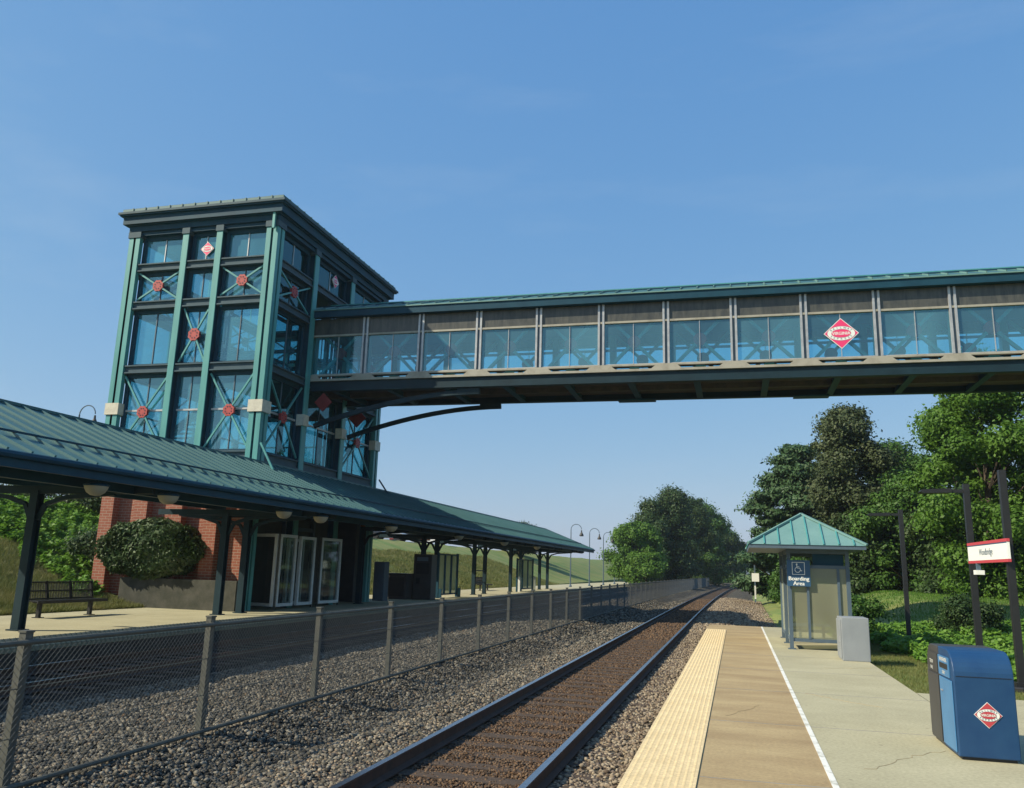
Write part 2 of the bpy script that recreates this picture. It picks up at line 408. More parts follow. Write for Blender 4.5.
def thing(name, label, cat, loc=(0, 0, 0), group=None, rz=0):
    o = bpy.data.objects.new(name, None); col.objects.link(o)
    o.location = loc; o.rotation_euler = (0, 0, rz); o.empty_display_size = .2
    o['label'] = label; o['category'] = cat
    if group: o['group'] = group
    return o
def tag(o, label, cat, group=None):
    o['label'] = label; o['category'] = cat
    if group: o['group'] = group
    return o
def struct(o): o['kind'] = 'structure'; return o
def stuff(o, label=None, cat=None):
    o['kind'] = 'stuff'
    if label: o['label'] = label
    if cat: o['category'] = cat
    return o
def copy_tree(o, parent=None):
    c = o.copy(); col.objects.link(c)
    if parent: c.parent = parent
    for ch in [x for x in list(o.children)]: copy_tree(ch, c)
    return c
def relabel(o, label): o['label'] = label; return o

_tc = {}
def text_geom(s, size=1.0):
    """flat letters as (verts 2D, faces), centred"""
    if s not in _tc:
        cu = bpy.data.curves.new('t', 'FONT'); cu.body = s; cu.size = 1; cu.align_x = 'CENTER'; cu.align_y = 'CENTER'; cu.resolution_u = 3
        ob = bpy.data.objects.new('t', cu); col.objects.link(ob)
        dg = bpy.context.evaluated_depsgraph_get(); dg.update()
        me = bpy.data.meshes.new_from_object(ob.evaluated_get(dg))
        _tc[s] = ([(v.co.x, v.co.y) for v in me.vertices], [tuple(p.vertices) for p in me.polygons])
        bpy.data.objects.remove(ob); bpy.data.curves.remove(cu); bpy.data.meshes.remove(me)
    v, f = _tc[s]
    return [(x * size, y * size) for x, y in v], f
def add_text(mb, s, size, m, F, cx=0, cy=0, rot=0, sx=1.0, bold=0.0):
    v, f = text_geom(s, size)
    k = mb.mi(m)
    offs = [(0, 0)] if not bold else [(-bold, 0), (bold, 0)]
    for n_, (ox, oy) in enumerate(offs):
        b = len(mb.v)
        for x, y in v:
            x = x * sx + ox; y = y + oy
            X = cx + x * math.cos(rot) - y * math.sin(rot); Y = cy + x * math.sin(rot) + y * math.cos(rot)
            mb.v.append(tuple(F(X, Y, n_ * .0006)))
        for q in f: mb.f.append(tuple(b + i for i in q)); mb.m.append(k)

# ------------------------------------------------------------------ terrain, ballast
def off(y): return 1.84e-4 * max(0.0, y - 40) ** 2 if y < 260 else 8.906 + (y - 260) * .081
def offa(y):
    y = np.asarray(y, float)
    return np.where(y < 260, 1.84e-4 * np.maximum(0, y - 40) ** 2, 8.906 + (y - 260) * .081)
def sm(t): t = np.clip(t, 0, 1); return t * t * (3 - 2 * t)
def vnoise(x, y, s=1.0, seed=0):
    x = x / s; y = y / s
    return (np.sin(x * 1.7 + seed + 1.3 * np.sin(y * 1.1 + seed)) + np.sin(y * 2.3 + 1.7 * np.sin(x * .9 + seed * 2)) + .5 * np.sin(x * 4.1 + y * 3.7 + seed)) / 2.5
def H(x, y):
    x = np.asarray(x, float); y = np.asarray(y, float)
    u = x - offa(np.clip(y, 0, 600)) * .6
    h = np.full(np.broadcast(x, y).shape, -.45)
    tt = np.clip((-20.6 - u) / 13.5, 0, 1); hill = 4.15 * (.7 * tt + .3 * sm(tt)) + .10 * vnoise(x, y, 2.5, 1) * sm((-20.8 - u) / 3)
    left = -.02 + hill
    h = np.where(u < -20.3, left, h)
    right = -.10 - .42 * sm((u - 3.2) / 7) + .05 * vnoise(x, y, 3, 2) * sm((u - 3) / 2) + sm((u - 4.5) / 4) * (1.45 * sm((y - 22) / 26) + .35 * sm((x - 12) / 12) * sm((y - 24) / 30))
    h = np.where((u > 2.66), right, h)
    # beyond the platform end the verge starts nearer the track
    h = np.where((u > 1.8) & (u <= 2.66) & (y > 31.2), -.30, h)
    return h
xs = np.unique(np.concatenate([[-1300, -500, -250, -150, -100, -80], np.linspace(-60, -37, 12), np.arange(-36, -20.3, .5), [-20.31, -20.29, -16, -12, -8, -4, 0, 1.79, 1.81, 2.3, 2.655, 2.665], np.arange(2.9, 14, .4), np.linspace(14.5, 60, 20), [80, 120, 200, 500, 1300]]))
ys = np.unique(np.concatenate([[-600, -100, -40, -15], np.arange(-8, 60, .7), [31.19, 31.21], np.arange(60, 160, 3), np.arange(160, 330, 10), [400, 600, 1000, 1400]]))
XX, YY = np.meshgrid(xs, ys)
ZZ = H(XX + 0 * YY, YY)
ZZ = np.where((XX > 2.66) | (XX < -20.3), ZZ, np.minimum(ZZ, -.30))
nx, ny = len(xs), len(ys)
idx = np.arange(nx * ny).reshape(ny, nx)
F4 = np.stack([idx[:-1, :-1], idx[:-1, 1:], idx[1:, 1:], idx[1:, :-1]], -1).reshape(-1, 4)
g = struct(np_mesh_idx('ground', np.stack([XX, YY, ZZ], -1).reshape(-1, 3), F4, GRASS, smooth=True))

def bz(u, y):
    """ballast height across the tracks"""
    u = np.asarray(u, float); y = np.asarray(y, float)
    z = np.full(np.broadcast(u, y).shape, -.285)
    z = z + .022 * vnoise(u, y, .9, 3) + .02 * vnoise(u, y, .35, 5)
    z = np.where(np.abs(u + 2.62) < 1.35, -.292 + .006 * vnoise(u, y, .3, 7), z)
    z = np.where(np.abs(u + 10.98) < 1.35, -.292 + .006 * vnoise(u, y, .3, 7), z)
    z = z + .05 * sm((u + 9.2) / 2.2) * sm((-u - 5.2) / .8) - .11 * np.exp(-((u + 4.9) / .42) ** 2)
    z = np.where(u > -.6, z - .18 * sm((u + .6) / 2.2), z)
    return z
us = np.unique(np.concatenate([np.arange(-12.6, 1.9, .2), [-3.36, -3.38, -1.86, -1.88]]))
yb = np.unique(np.concatenate([np.arange(-6, 60, .3), np.arange(60, 330, 2.5)]))
U, Y = np.meshgrid(us, yb); Z = bz(U, Y); Xb = U + offa(Y)
idx = np.arange(len(us) * len(yb)).reshape(len(yb), len(us))
F4 = np.stack([idx[:-1, :-1], idx[:-1, 1:], idx[1:, 1:], idx[1:, :-1]], -1).reshape(-1, 4)
bo = struct(np_mesh_idx('ballast_bed', np.stack([Xb, Y, Z], -1).reshape(-1, 3), F4, BALL, smooth=True))
bo.data.materials.append(BALLB)
cen = U[:-1, :-1] + .1
bo.data.materials.append(ballast_mat('shaded_ballast', (.012, .010, .009), (.026, .022, .018), (.05, .042, .034)))  # canopy shade over the far track painted as near-black ballast
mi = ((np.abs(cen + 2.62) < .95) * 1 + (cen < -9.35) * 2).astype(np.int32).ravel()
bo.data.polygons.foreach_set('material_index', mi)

ICO_V = np.array([(0, 0, -1), (.7236, -.5257, -.4472), (-.2764, -.8506, -.4472), (-.8944, 0, -.4472), (-.2764, .8506, -.4472), (.7236, .5257, -.4472),
                  (.2764, -.8506, .4472), (-.7236, -.5257, .4472), (-.7236, .5257, .4472), (.2764, .8506, .4472), (.8944, 0, .4472), (0, 0, 1)])
ICO_F = np.array([(0, 1, 2), (1, 0, 5), (0, 2, 3), (0, 3, 4), (0, 4, 5), (1, 5, 10), (2, 1, 6), (3, 2, 7), (4, 3, 8), (5, 4, 9), (1, 10, 6), (2, 6, 7), (3, 7, 8), (4, 8, 9), (5, 9, 10), (6, 10, 11), (7, 6, 11), (8, 7, 11), (9, 8, 11), (10, 9, 11)])
def stones(name, u0, u1, y0, y1, n, smin, smax, m, label, power=1.6):
    t = rng.random(n)
    yy = y0 + (y1 - y0) * t ** power; uu = u0 + (u1 - u0) * rng.random(n)
    keep = (np.abs(np.abs(uu + 2.62) - .75) > .09) & (np.abs(np.abs(uu + 10.98) - .75) > .09)
    yy = yy[keep]; uu = uu[keep]; n = len(yy)
    s = smin + (smax - smin) * rng.random(n) ** 1.5
    P = np.stack([uu + offa(yy), yy, bz(uu, yy) + s * .25], -1)
    V = ICO_V[None] * (1 + .28 * rng.standard_normal((n, 12, 1)).clip(-1.4, 1.4))
    sc = np.stack([.75 + .6 * rng.random(n), .75 + .6 * rng.random(n), .5 + .4 * rng.random(n)], -1)
    V = V * sc[:, None]
    a = rng.random(n) * 6.283; ca, sa = np.cos(a), np.sin(a)
    V = np.stack([V[..., 0] * ca[:, None] - V[..., 1] * sa[:, None], V[..., 0] * sa[:, None] + V[..., 1] * ca[:, None], V[..., 2]], -1)
    b = rng.normal(0, .5, n); cb_, sb_ = np.cos(b), np.sin(b)
    V = np.stack([V[..., 0], V[..., 1] * cb_[:, None] - V[..., 2] * sb_[:, None], V[..., 1] * sb_[:, None] + V[..., 2] * cb_[:, None]], -1)
    V = V * s[:, None, None] * .5 + P[:, None]
    Fx = ICO_F[None] + 12 * np.arange(n)[:, None, None]
    o = np_mesh_idx(name, V.reshape(-1, 3), Fx.reshape(-1, 3), m)
    return stuff(o, label, 'gravel')
stones('ballast_stones', -9.3, -3.55, 4.6, 27, 105000, .02, .06, ST_G, 'loose grey ballast stones around the chain link fence')
stones('far_ballast_stones', -9.3, -3.55, 24, 62, 26000, .05, .10, ST_G, 'grey ballast stones farther along the chain link fence', 1.3)
stones('rusty_stones', -3.28, -1.95, 6, 30, 34000, .016, .038, ST_B, 'small rusty brown stones between the rails of the near track', 1.3)
stones('far_rusty_stones', -3.28, -1.95, 27, 70, 9000, .04, .075, ST_B, 'rusty brown stones between the far rails of the near track', 1.3)
stones('shoulder_stones', -1.78, -1.03, 6, 32, 11000, .022, .055, ST_P, 'brown gravel between the near track and the cream platform edge', 1.3)
stones('verge_stones', -1.78, 1.6, 31.3, 75, 16000, .05, .10, ST_P, 'pale gravel beyond the end of the near platform', 1.2)
stones('pale_stones', -4.6, -3.45, 4.8, 30, 9000, .02, .05, ST_P, 'brownish gravel at the tie ends of the near track')

# ------------------------------------------------------------------ tracks
def make_track(uc, label, group, y0=0.0):
    t = thing('railway_track', label, 'railway track', (0, 0, 0), group)
    Y = list(np.arange(y0, 60, 4.0)) + list(np.arange(60, 330, 6.0))
    for sx in (-1, 1):
        prof = [(-.07, -.27), (.07, -.27), (.07, -.258), (.012, -.235), (.012, -.155), (.036, -.145), (.036, -.122), (-.036, -.122), (-.036, -.145), (-.012, -.155), (-.012, -.235), (-.07, -.258)]
        mb = MB(); n = len(prof)
        for y in Y:
            x = uc + sx * .752 + off(y)
            mb.v += [(x + p[0], y, p[1]) for p in prof]
        ks, kt = mb.mi(RAILS), mb.mi(RAILT)
        for i in range(len(Y) - 1):
            for j in range(n):
                j2 = (j + 1) % n
                mb.f.append((i * n + j, i * n + j2, (i + 1) * n + j2, (i + 1) * n + j)); mb.m.append(ks)
            c = i
        r = mb.build('rail', None, t)
        # running surface, worn bright: a strip just proud of the head
        h = MB()
        for y in Y:
            x = uc + sx * .752 + off(y)
            h.v += [(x - .033, y, -.1205), (x + .033, y, -.1205)]
        for i in range(len(Y) - 1): h.f.append((2 * i, 2 * i + 1, 2 * i + 3, 2 * i + 2)); h.m.append(h.mi(RAILT))
        h.build('running_surface', None, r)
    k = 0; rest = MB(); tie_me = MB().box(-1.25, 1.25, -.115, .115, -.44, -.272, TIE).build('tie', None, t)
    y = 5.2
    while y < 300:
        x = uc + off(y); ang = random.uniform(-.012, .012)
        if k < 100:
            o = tie_me if k == 0 else tie_me.copy()
            if k: col.objects.link(o); o.parent = t
            o.location = (x + random.uniform(-.03, .03), y, random.uniform(-.011, -.002)); o.rotation_euler = (0, 0, ang)
        else:
            rest.box(x - 1.25, x + 1.25, y - .115, y + .115, -.44, -.270, TIE)
        k += 1; y += .54
    r = rest.build('tie_row', None, t); r['kind'] = 'stuff'
    return t
make_track(-2.62, 'rusty railway track with two bright rails beside the cream platform edge', 'railway tracks')
make_track(-10.98, 'shaded railway track behind the chain link fence along the far platform', 'railway tracks')

# ------------------------------------------------------------------ platforms
rp = MB()
E0, E1 = -4.0, 31.2
def slab(mb, x0, x1, m):
    mb.poly([(x0, E0, 0), (x1, E0, 0), (x1, E1, 0), (x0, E1, 0)], m)
slab(rp, -1.0, -.38, CONC_D); slab(rp, -.38, .74, CONC_D); slab(rp, .74, 2.67, CONC)
rp.poly([(-1, E0, -.5), (-1, E0, 0), (-1, E1, 0), (-1, E1, -.5)], SHADE_C)
rp.poly([(-1, E1, -.5), (-1, E1, 0), (-.38, E1, 0), (.74, E1, 0), (2.67, E1, 0), (2.67, E1, -.5)], CONC_G)
rp.poly([(2.67, E0, 0), (2.67, E0, -.5), (2.67, E1, -.5), (2.67, E1, 0)], CONC_G)
struct(rp.build('platform'))
pj = MB()
for y in np.arange(2.0, 31, 3.05):
    pj.box(-.37, 2.66, y - .006, y + .006, -.02, .003, CONC_G)
struct(pj.build('platform_joints'))
ck = MB()
for (x, y, a, n) in ((1.1, 9.0, .9, 14), (1.9, 13.2, 2.2, 12), (-.2, 11.5, 1.2, 10), (.2, 17.0, 1.9, 10), (1.6, 18.2, .4, 9)):
    p = (x, y)
    for k in range(n):
        a2 = a + random.uniform(-.6, .6); q = (p[0] + .12 * math.cos(a2), p[1] + .12 * math.sin(a2))
        if -.35 < q[0] < 2.6 and not .68 < q[0] < .84: ck.bar((p[0], p[1], .001), (q[0], q[1], .001), .003, .004, CONC_D)
        p = q
struct(ck.build('platform_cracks'))
wl = MB(); wl.box(.735, .79, E0, E1 - .05, -.01, .005, LINEW)
struct(wl.build('platform_line'))
tp = MB(); tp.box(-1.005, -.385, E0, 28.6, -.03, .012, TACT)
for y in np.arange(6.2, 28.5, .061 * 1.0):
    for k in range(10):
        x = -.96 + k * .0595
        b = len(tp.v)
        for r, z in ((.0165, .012), (.011, .0165)):
            for j in range(6):
                a = j * math.pi / 3; tp.v.append((x + r * math.cos(a), y + r * math.sin(a), z))
        for j in range(6):
            tp.f.append((b + j, b + (j + 1) % 6, b + 6 + (j + 1) % 6, b + 6 + j)); tp.m.append(0)
        tp.f.append(tuple(b + 6 + j for j in range(6))); tp.m.append(0)
struct(tp.build('tactile_paving'))
pa = MB(); pa.poly([(2.68, 9.9, .0), (9, 9.9, -.06), (9, 15.1, -.06), (2.68, 15.1, .0)], CONC)
pa.poly([(2.68, 9.9, 0), (2.68, 9.9, -.4), (9, 9.9, -.5), (9, 9.9, -.06)], CONC); pa.poly([(2.68, 15.1, 0), (9, 15.1, -.06), (9, 15.1, -.5), (2.68, 15.1, -.4)], CONC)
struct(pa.build('path'))

lp = MB()
def ofl(y): return off(y)
Yp = list(np.arange(-2, 60, 10.)) + list(np.arange(60, 141, 6.))
for a, b in zip(Yp[:-1], Yp[1:]):
    oa, ob = ofl(a), ofl(b)
    lp.poly([(-12.6 + oa, a, 0), (-12.6 + ob, b, 0), (-20.3 + ob, b, 0), (-20.3 + oa, a, 0)][::-1], CONC)
    lp.poly([(-12.6 + oa, a, -.5), (-12.6 + ob, b, -.5), (-12.6 + ob, b, 0), (-12.6 + oa, a, 0)], SHADE_C)
    lp.poly([(-20.3 + oa, a, -.5), (-20.3 + ob, b, -.5), (-20.3 + ob, b, 0), (-20.3 + oa, a, 0)][::-1], CONC_G)
struct(lp.build('station_platform'))
lt = MB()
for a, b in zip(Yp[:-1], Yp[1:]):
    oa, ob = ofl(a), ofl(b)
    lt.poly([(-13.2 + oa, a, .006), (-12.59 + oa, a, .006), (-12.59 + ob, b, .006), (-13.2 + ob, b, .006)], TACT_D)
struct(lt.build('tactile_strip'))

# ------------------------------------------------------------------ chain link fence
def fence():
    t = thing('chain_link_fence', 'long grey chain link fence on ballast between the two tracks', 'fence', (-6, 6.24, -.3))
    t_loc = Vector((-6, 6.24, -.3))
    def B(mb, name, m=None, **k):
        o = mb.build(name, m, t, **k); o.matrix_parent_inverse = Matrix.Translation(-t_loc); return o
    x0 = -6.0; zt, zb = 1.02, -.17
    posts = [6.24 - 2.72 + 2.72 * i for i in range(50)]
    pm = MB().box(-.035, .035, -.042, .042, -.32, 1.05, GALV).box(-.042, .042, -.05, .05, 1.05, 1.068, GALV)
    pm.lathe((0, 0, -.315), [(.0, .04), (.13, .04), (.15, 0)], 10, CONC)
    p0 = None
    for y in posts:
        if p0 is None: p0 = B(pm, 'post'); o = p0
        else:
            o = p0.copy(); col.objects.link(o); o.parent = t; o.matrix_parent_inverse = p0.matrix_parent_inverse
        o.location = (x0 + off(y), y, .03); o.rotation_euler = (random.uniform(-.01, .01), random.uniform(-.01, .01), 0)
    for nm, z, r in (('top_rail', 1.0, .024), ('bottom_rail', -.17, .024), ('tension_wire', .62, .006), ('tension_wire', .22, .006)):
        mb = MB()
        mb.tube([(x0 + off(y) + (.055 if 'wire' not in nm else .03), y, z) for y in posts], r, 8, GALV)
        B(mb, nm)
    # woven wire: two families of diagonals
    L0, L1 = posts[0], posts[-1]; hgt = zt + .03 - zb; V = []
    for sgn in (1, -1):
        ya = np.arange(L0 - hgt, L1, .062)
        if sgn < 0: ya = ya + hgt
        y0 = ya; y1 = ya + sgn * hgt
        f = (np.minimum(y0, y1) > L0) & (np.maximum(y0, y1) < L1)
        y0 = y0[f]; y1 = y1[f]
        xo0 = x0 + offa(y0) + .062 + sgn * .003; xo1 = x0 + offa(y1) + .062 + sgn * .003
        A = np.stack([xo0, y0, np.full_like(y0, zb)], -1); Bp = np.stack([xo1, y1, np.full_like(y0, zt + .03)], -1)
        r = .0021
        n1 = np.array([r, 0, 0]); n2 = np.array([-r * .5, r * .6, -sgn * r * .6]); n3 = np.array([-r * .5, -r * .6, sgn * r * .6])
        for p, q in ((n1, n2), (n2, n3), (n3, n1)):
            V.append(np.stack([A + p, A + q, Bp + q, Bp + p], 1).reshape(-1, 3))
    o = np_mesh('wire_mesh', np.concatenate(V), 4, WIRE, t); o.matrix_parent_inverse = Matrix.Translation(-t_loc)
fence()

# ------------------------------------------------------------------ diamond logo
def diamond(mb, F, s, text=True, plate=.03, red=LOGOR):
    """diamond sign in local (u,v) with half diagonals s; F maps (u,v,n)"""
    hw, hh = s, s * .96
    def dia(k, n, m):
        mb.poly([F(-hw * k, 0, n), F(0, -hh * k, n), F(hw * k, 0, n), F(0, hh * k, n)], m)
    pts = [(-hw, 0), (0, -hh), (hw, 0), (0, hh)]
    for i in range(4):
        a, b = pts[i], pts[(i + 1) % 4]
        mb.poly([F(a[0], a[1], -plate), F(b[0], b[1], -plate), F(b[0], b[1], 0), F(a[0], a[1], 0)], SIGNW)
    mb.poly([F(-hw, 0, -plate), F(0, hh, -plate), F(hw, 0, -plate), F(0, -hh, -plate)], SIGNW)
    dia(1, 0, SIGNW); dia(.95, .002, red)
    def ell(a, b, n, m):
        mb.poly([F(a * math.cos(i * math.pi / 20), b * math.sin(i * math.pi / 20), n) for i in range(40)], m)
    ell(hw * .80, hh * .47, .004, INK); ell(hw * .785, hh * .455, .0055, SIGNW); ell(hw * .56, hh * .285, .007, INK); ell(hw * .545, hh * .27, .0085, red)
    if text:
        add_text(mb, 'VIRGINIA', hw * .27, SIGNW, lambda u, v, n: F(u, v, .0105 + n), 0, -.01 * s, sx=.92, bold=hw * .006)
        for word, sgn in (('RAILWAY', 1), ('EXPRESS', -1)):
            k = len(word)
            for i, ch in enumerate(word):
                th = (.5 - (i - (k - 1) / 2) * .105) * math.pi if sgn > 0 else (-.5 + (i - (k - 1) / 2) * .105) * math.pi
                a, b = hw * .672, hh * .363
                u, v = a * math.cos(th), b * math.sin(th)
                tang = math.atan2(b * math.cos(th), -a * math.sin(th)) + (math.pi if sgn > 0 else 0)
                add_text(mb, ch, hw * .17, INK, lambda uu, vv, n: F(uu, vv, .0075 + n), u, v, tang, bold=hw * .004)

# ------------------------------------------------------------------ tower
def tower():
    X0, X1, Y0, Y1 = -23.4, -16.67, 26.7, 37.3
    t = thing('station_tower', 'tall teal steel and glass lift tower with brick base behind the platform canopy', 'tower', ((X0 + X1) / 2, (Y0 + Y1) / 2, 0))
    inv = Matrix.Translation(-Vector(t.location))
    def B(mb, name, parent=None, **k):
        o = mb.build(name, None, parent or t, **k)
        if parent is None: o.matrix_parent_inverse = inv
        return o
    rowA, rowB, rowC, rowD = (5.65, 8.70), (9.02, 11.30), (11.62, 12.88), (13.20, 14.40)
    rows = [rowA, rowB, rowC, rowD]
    faces = [
        ('front', lambda u, n, z: (u, Y0 - n, z), [(-23.15, .25, 2), (-20.76, .13, 1), (-19.23, .13, 1), (-16.92, .25, 2)]),
        ('right', lambda u, n, z: (X1 + n, u, z), [(26.96, .25, 2), (29.94, .17, 1), (33.4, .17, 1), (37.05, .25, 2)]),
        ('back', lambda u, n, z: (u, Y1 + n, z), [(-23.15, .25, 2), (-20.76, .13, 1), (-19.23, .13, 1), (-16.92, .25, 2)]),
        ('left', lambda u, n, z: (X0 - n, u, z), [(26.96, .25, 2), (29.94, .17, 1), (33.4, .17, 1), (37.05, .25, 2)]),
    ]
    def fbox(mb, F, u0, u1, n0, n1, z0, z1, m):
        a = F(u0, n0, z0); b = F(u1, n1, z1); mb.box(a[0], b[0], a[1], b[1], a[2], b[2], m)
    for fi, (fn, F, cols) in enumerate(faces):
        for ci, (uc, hw, kind) in enumerate(cols):
            corner = kind == 2
            if corner and fn in ('back', 'left') and False: continue
            mb = MB()
            zlo = .0 if fn == 'right' else (4.2)
            inset = .0
            if corner:
                # two flanges with a dark groove between them
                e = .004 * fi
                fbox(mb, F, uc - .25 + e, uc - .05, -.20, 0 - e, zlo, 14.55, TEAL); fbox(mb, F, uc + .05, uc + .25 - e, -.20, 0 - e, zlo, 14.55, TEAL)
                fbox(mb, F, uc - .05, uc + .05, -.18, -.10, zlo, 14.55, TEAL_D)
            else:
                fbox(mb, F, uc - hw, uc + hw, -.05, 0, zlo, 14.55, TEAL); fbox(mb, F, uc - .05, uc + .05, -.38, -.05, zlo, 14.55, TEAL_D)
            c = B(mb, 'column')
            cap = MB(); fbox(cap, F, uc - hw - .04, uc + hw + .04, -.3, .035 + .004 * fi, 14.32, 14.56, GREYBEAM); B(cap, 'column_cap', c)
            if corner or fn == 'right':
                w = MB(); fbox(w, F, uc - hw - .05, uc + hw + .05, -.3, .05 + .004 * fi, 7.07, 7.52, STONE); B(w, 'stone_block', c)
        for bi in range(3):
            ua = cols[bi][0] + cols[bi][1]; ub = cols[bi + 1][0] - cols[bi + 1][1]
            for z0, z1 in ((5.3, 5.65), (8.70, 9.02), (11.30, 11.62), (12.88, 13.20)):
                if fn == 'right' and bi == 1 and z1 in (11.62,): continue
                mb = MB()
                fbox(mb, F, ua - .02, ub + .02, -.22, -.03, z1 - .05, z1, GREYBEAM); fbox(mb, F, ua - .02, ub + .02, -.22, -.03, z0, z0 + .05, GREYBEAM)
                fbox(mb, F, ua - .02, ub + .02, -.15, -.11, z0 + .05, z1 - .05, GREYBEAM)
                B(mb, 'beam')
            for ri, (z0, z1) in enumerate(rows):
                if fn == 'right' and bi == 1 and ri in (1, 2): continue
                fr = MB(); w = .09; ng = -.34
                fbox(fr, F, ua + .0, ua + w + .04, ng - .05, ng + .07, z0, z1, TEAL_D); fbox(fr, F, ub - w, ub, ng - .05, ng + .07, z0, z1, TEAL_D)
                fbox(fr, F, ua + w + .04, ub - w, ng - .05, ng + .07, z0 - .02, z0 + w, TEAL_D); fbox(fr, F, ua + w + .04, ub - w, ng - .05, ng + .07, z1 - w - .05, z1 + .05, TEAL_D)
                if ri == 0: fbox(fr, F, ua + w + .04, ub - w, ng - .02, ng + .06, 7.22, 7.29, ALU)
                um = (ua + ub) / 2 + .02
                fbox(fr, F, um - .018, um + .018, ng - .02, ng + .03, z0 + w, z1 - w - .05, ALU if ri == 3 else SLATE)
                fo = B(fr, 'window')
                gp = MB(); p = [F(ua + w, ng, z0 + w * .5), F(ub - w, ng, z0 + w * .5), F(ub - w, ng, z1 - w), F(ua + w, ng, z1 - w)]
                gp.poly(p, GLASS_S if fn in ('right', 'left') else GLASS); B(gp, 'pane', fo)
                xb = (bi in (0, 2) and ri in (0, 2)) or (bi == 1 and ri == 1)
                if fn == 'right': xb = (bi == 0 and ri in (0, 2)) or (bi == 2 and ri in (0, 2))
                if fn in ('front', 'right', 'left', 'back') and xb:
                    br = MB(); n = -.16
                    A = [F(ua + .08, n, z0 + .08), F(ub - .05, n, z1 - .05), F(ub - .05, n, z0 + .08), F(ua + .08, n, z1 - .05)]
                    if ri == 0: A = [F(ua + .05, n, 5.75), F(ub - .02, n, z1 - .1), F(ub - .02, n, 5.75), F(ua + .05, n, z1 - .1)]
                    fd = Vector(F(0, 1, 0)) - Vector(F(0, 0, 0))
                    br.bar(A[0], A[1], .065, .065, TEAL, fd); br.bar(A[2], A[3], .065, .064, TEAL, fd)
                    bo_ = B(br, 'cross_brace')
                    ce = (Vector(A[0]) + Vector(A[1])) / 2
                    hb = MB(); ax = 'y' if fn in ('front', 'back') else 'x'; r = .25 if ri != 1 else .27
                    pr = []
                    for j in range(16):
                        rr = r * (1 if j % 2 else .86); a = j * math.pi / 8
                        pr.append(((ce.x if ax == 'y' else ce.y) + rr * math.cos(a), ce.z + rr * math.sin(a)))
                    c0 = ce.y if ax == 'y' else ce.x
                    hb.prism(pr, ax, c0 - .05, c0 + .05, REDHUB)
                    for j in range(8):
                        a = j * math.pi / 4 + .39
                        q = ce + (Vector((math.cos(a), 0, math.sin(a))) if ax == 'y' else Vector((0, math.cos(a), math.sin(a)))) * r * .55
                        hb.bar(q - fd * .065, q + fd * .065, .035, .035, TEAL_D)
                    B(hb, 'hub', bo_)
        hd = MB(); ua = cols[0][0] + .25; ub = cols[3][0] - .25
        fbox(hd, F, ua, ub, -.36, -.06, 14.42, 14.56, TEAL_D); B(hd, 'window_head')
    # brick base with pilasters
    bb = MB()
    bb.box(X0 + .35, -17.1, Y0 + .35, Y0 + .65, 0, 5.28, BRICK)
    bb.box(X0 + .35, X0 + .6, Y0 + .65, Y1 - .1, 0, 5.28, BRICK); bb.box(X0 + .6, X1 - .3, Y1 - .4, Y1 - .1, 0, 5.28, BRICK)
    for x in (-23.08, -21.6, -20.1, -18.6):
        bb.box(x, x + .55, Y0 + .0, Y0 + .347, 0, 5.27, BRICK)
    B(bb, 'brick_base')
    ib = MB(); ib.box(-18.2, -17.95, Y0 + .3, Y1 - .5, 0, 5.2, DGREY); ib.box(-17.95, X1 - .35, 36.2, 36.6, 0, 5.2, DGREY); B(ib, 'inner_wall')
    # slabs, shaft and stair inside
    s = MB(); s.box(X0 + .5, X1 - .45, Y0 + .5, 29.6, 8.66, 8.92, CONC_G); s.box(-20.2, X1 - .45, 29.6, Y1 - .5, 8.66, 8.92, CONC_G); B(s, 'floor_slab')
    s = MB(); s.box(X0 + .5, X1 - .45, Y0 + .5, Y1 - .5, 14.35, 14.44, TEAL_D); B(s, 'ceiling')
    sh = MB()
    for x in (-19.9, -17.9):
        for y in (31.2, 33.6):
            sh.box(x - .09, x + .09, y - .09, y + .09, .0, 14.3, SLATE)
    for z in (3, 5.5, 8, 10.5, 12.5):
        for y in (31.2, 33.6): sh.box(-19.81, -17.99, y - .05, y + .05, z, z + .15, SLATE)
        for x in (-19.9, -17.9): sh.box(x - .05, x + .05, 31.29, 33.51, z, z + .15, SLATE)
    B(sh, 'lift_shaft')
    st = MB()
    for (ya, yb_, za, zb_) in ((28.2, 32.6, 5.5, 8.9), (32.6, 36.2, 3.0, 5.5), (29.5, 34.5, 9.0, 11.6)):
        for x in (-22.8, -21.4): st.bar((x, ya, za), (x, yb_, zb_), .08, .35, GREYBEAM)
        n = 14
        for i in range(n):
            y = ya + (yb_ - ya) * (i + .5) / n; z = za + (zb_ - za) * (i + .5) / n; st.box(-22.7, -21.5, y - .15, y + .15, z - .02, z + .02, GREYBEAM)
        for x in (-22.8, -21.4): st.bar((x, ya, za + 1.0), (x, yb_, zb_ + 1.0), .05, .05, GREYBEAM)
    B(st, 'stair')
    # cornice and roof
    def ring(mb, e, z0, z1, m, solid=True): mb.box(X0 - e, X1 + e, Y0 - e, Y1 + e, z0, z1, m)
    co = MB(); ring(co, .03, 14.575, 14.80, TEAL_D); ring(co, .10, 14.80, 14.84, TEAL_D); ring(co, .22, 14.84, 15.16, TEAL_D)
    ring(co, .32, 15.16, 15.22, TEAL_D); ring(co, .38, 15.22, 15.31, GREYBEAM); B(co, 'cornice')
    ro = MB(); e = .26
    b = [(X0 - e, Y0 - e), (X1 + e, Y0 - e), (X1 + e, Y1 + e), (X0 - e, Y1 + e)]
    z0, z1 = 15.31, 15.47; top = 16.2; xm = (X0 + X1) / 2
    ro.box(X0 - e, X1 + e, Y0 - e, Y1 + e, z0, z1, ROOF)
    R0 = (xm, Y0 + 3.2, top); R1 = (xm, Y1 - 3.2, top)
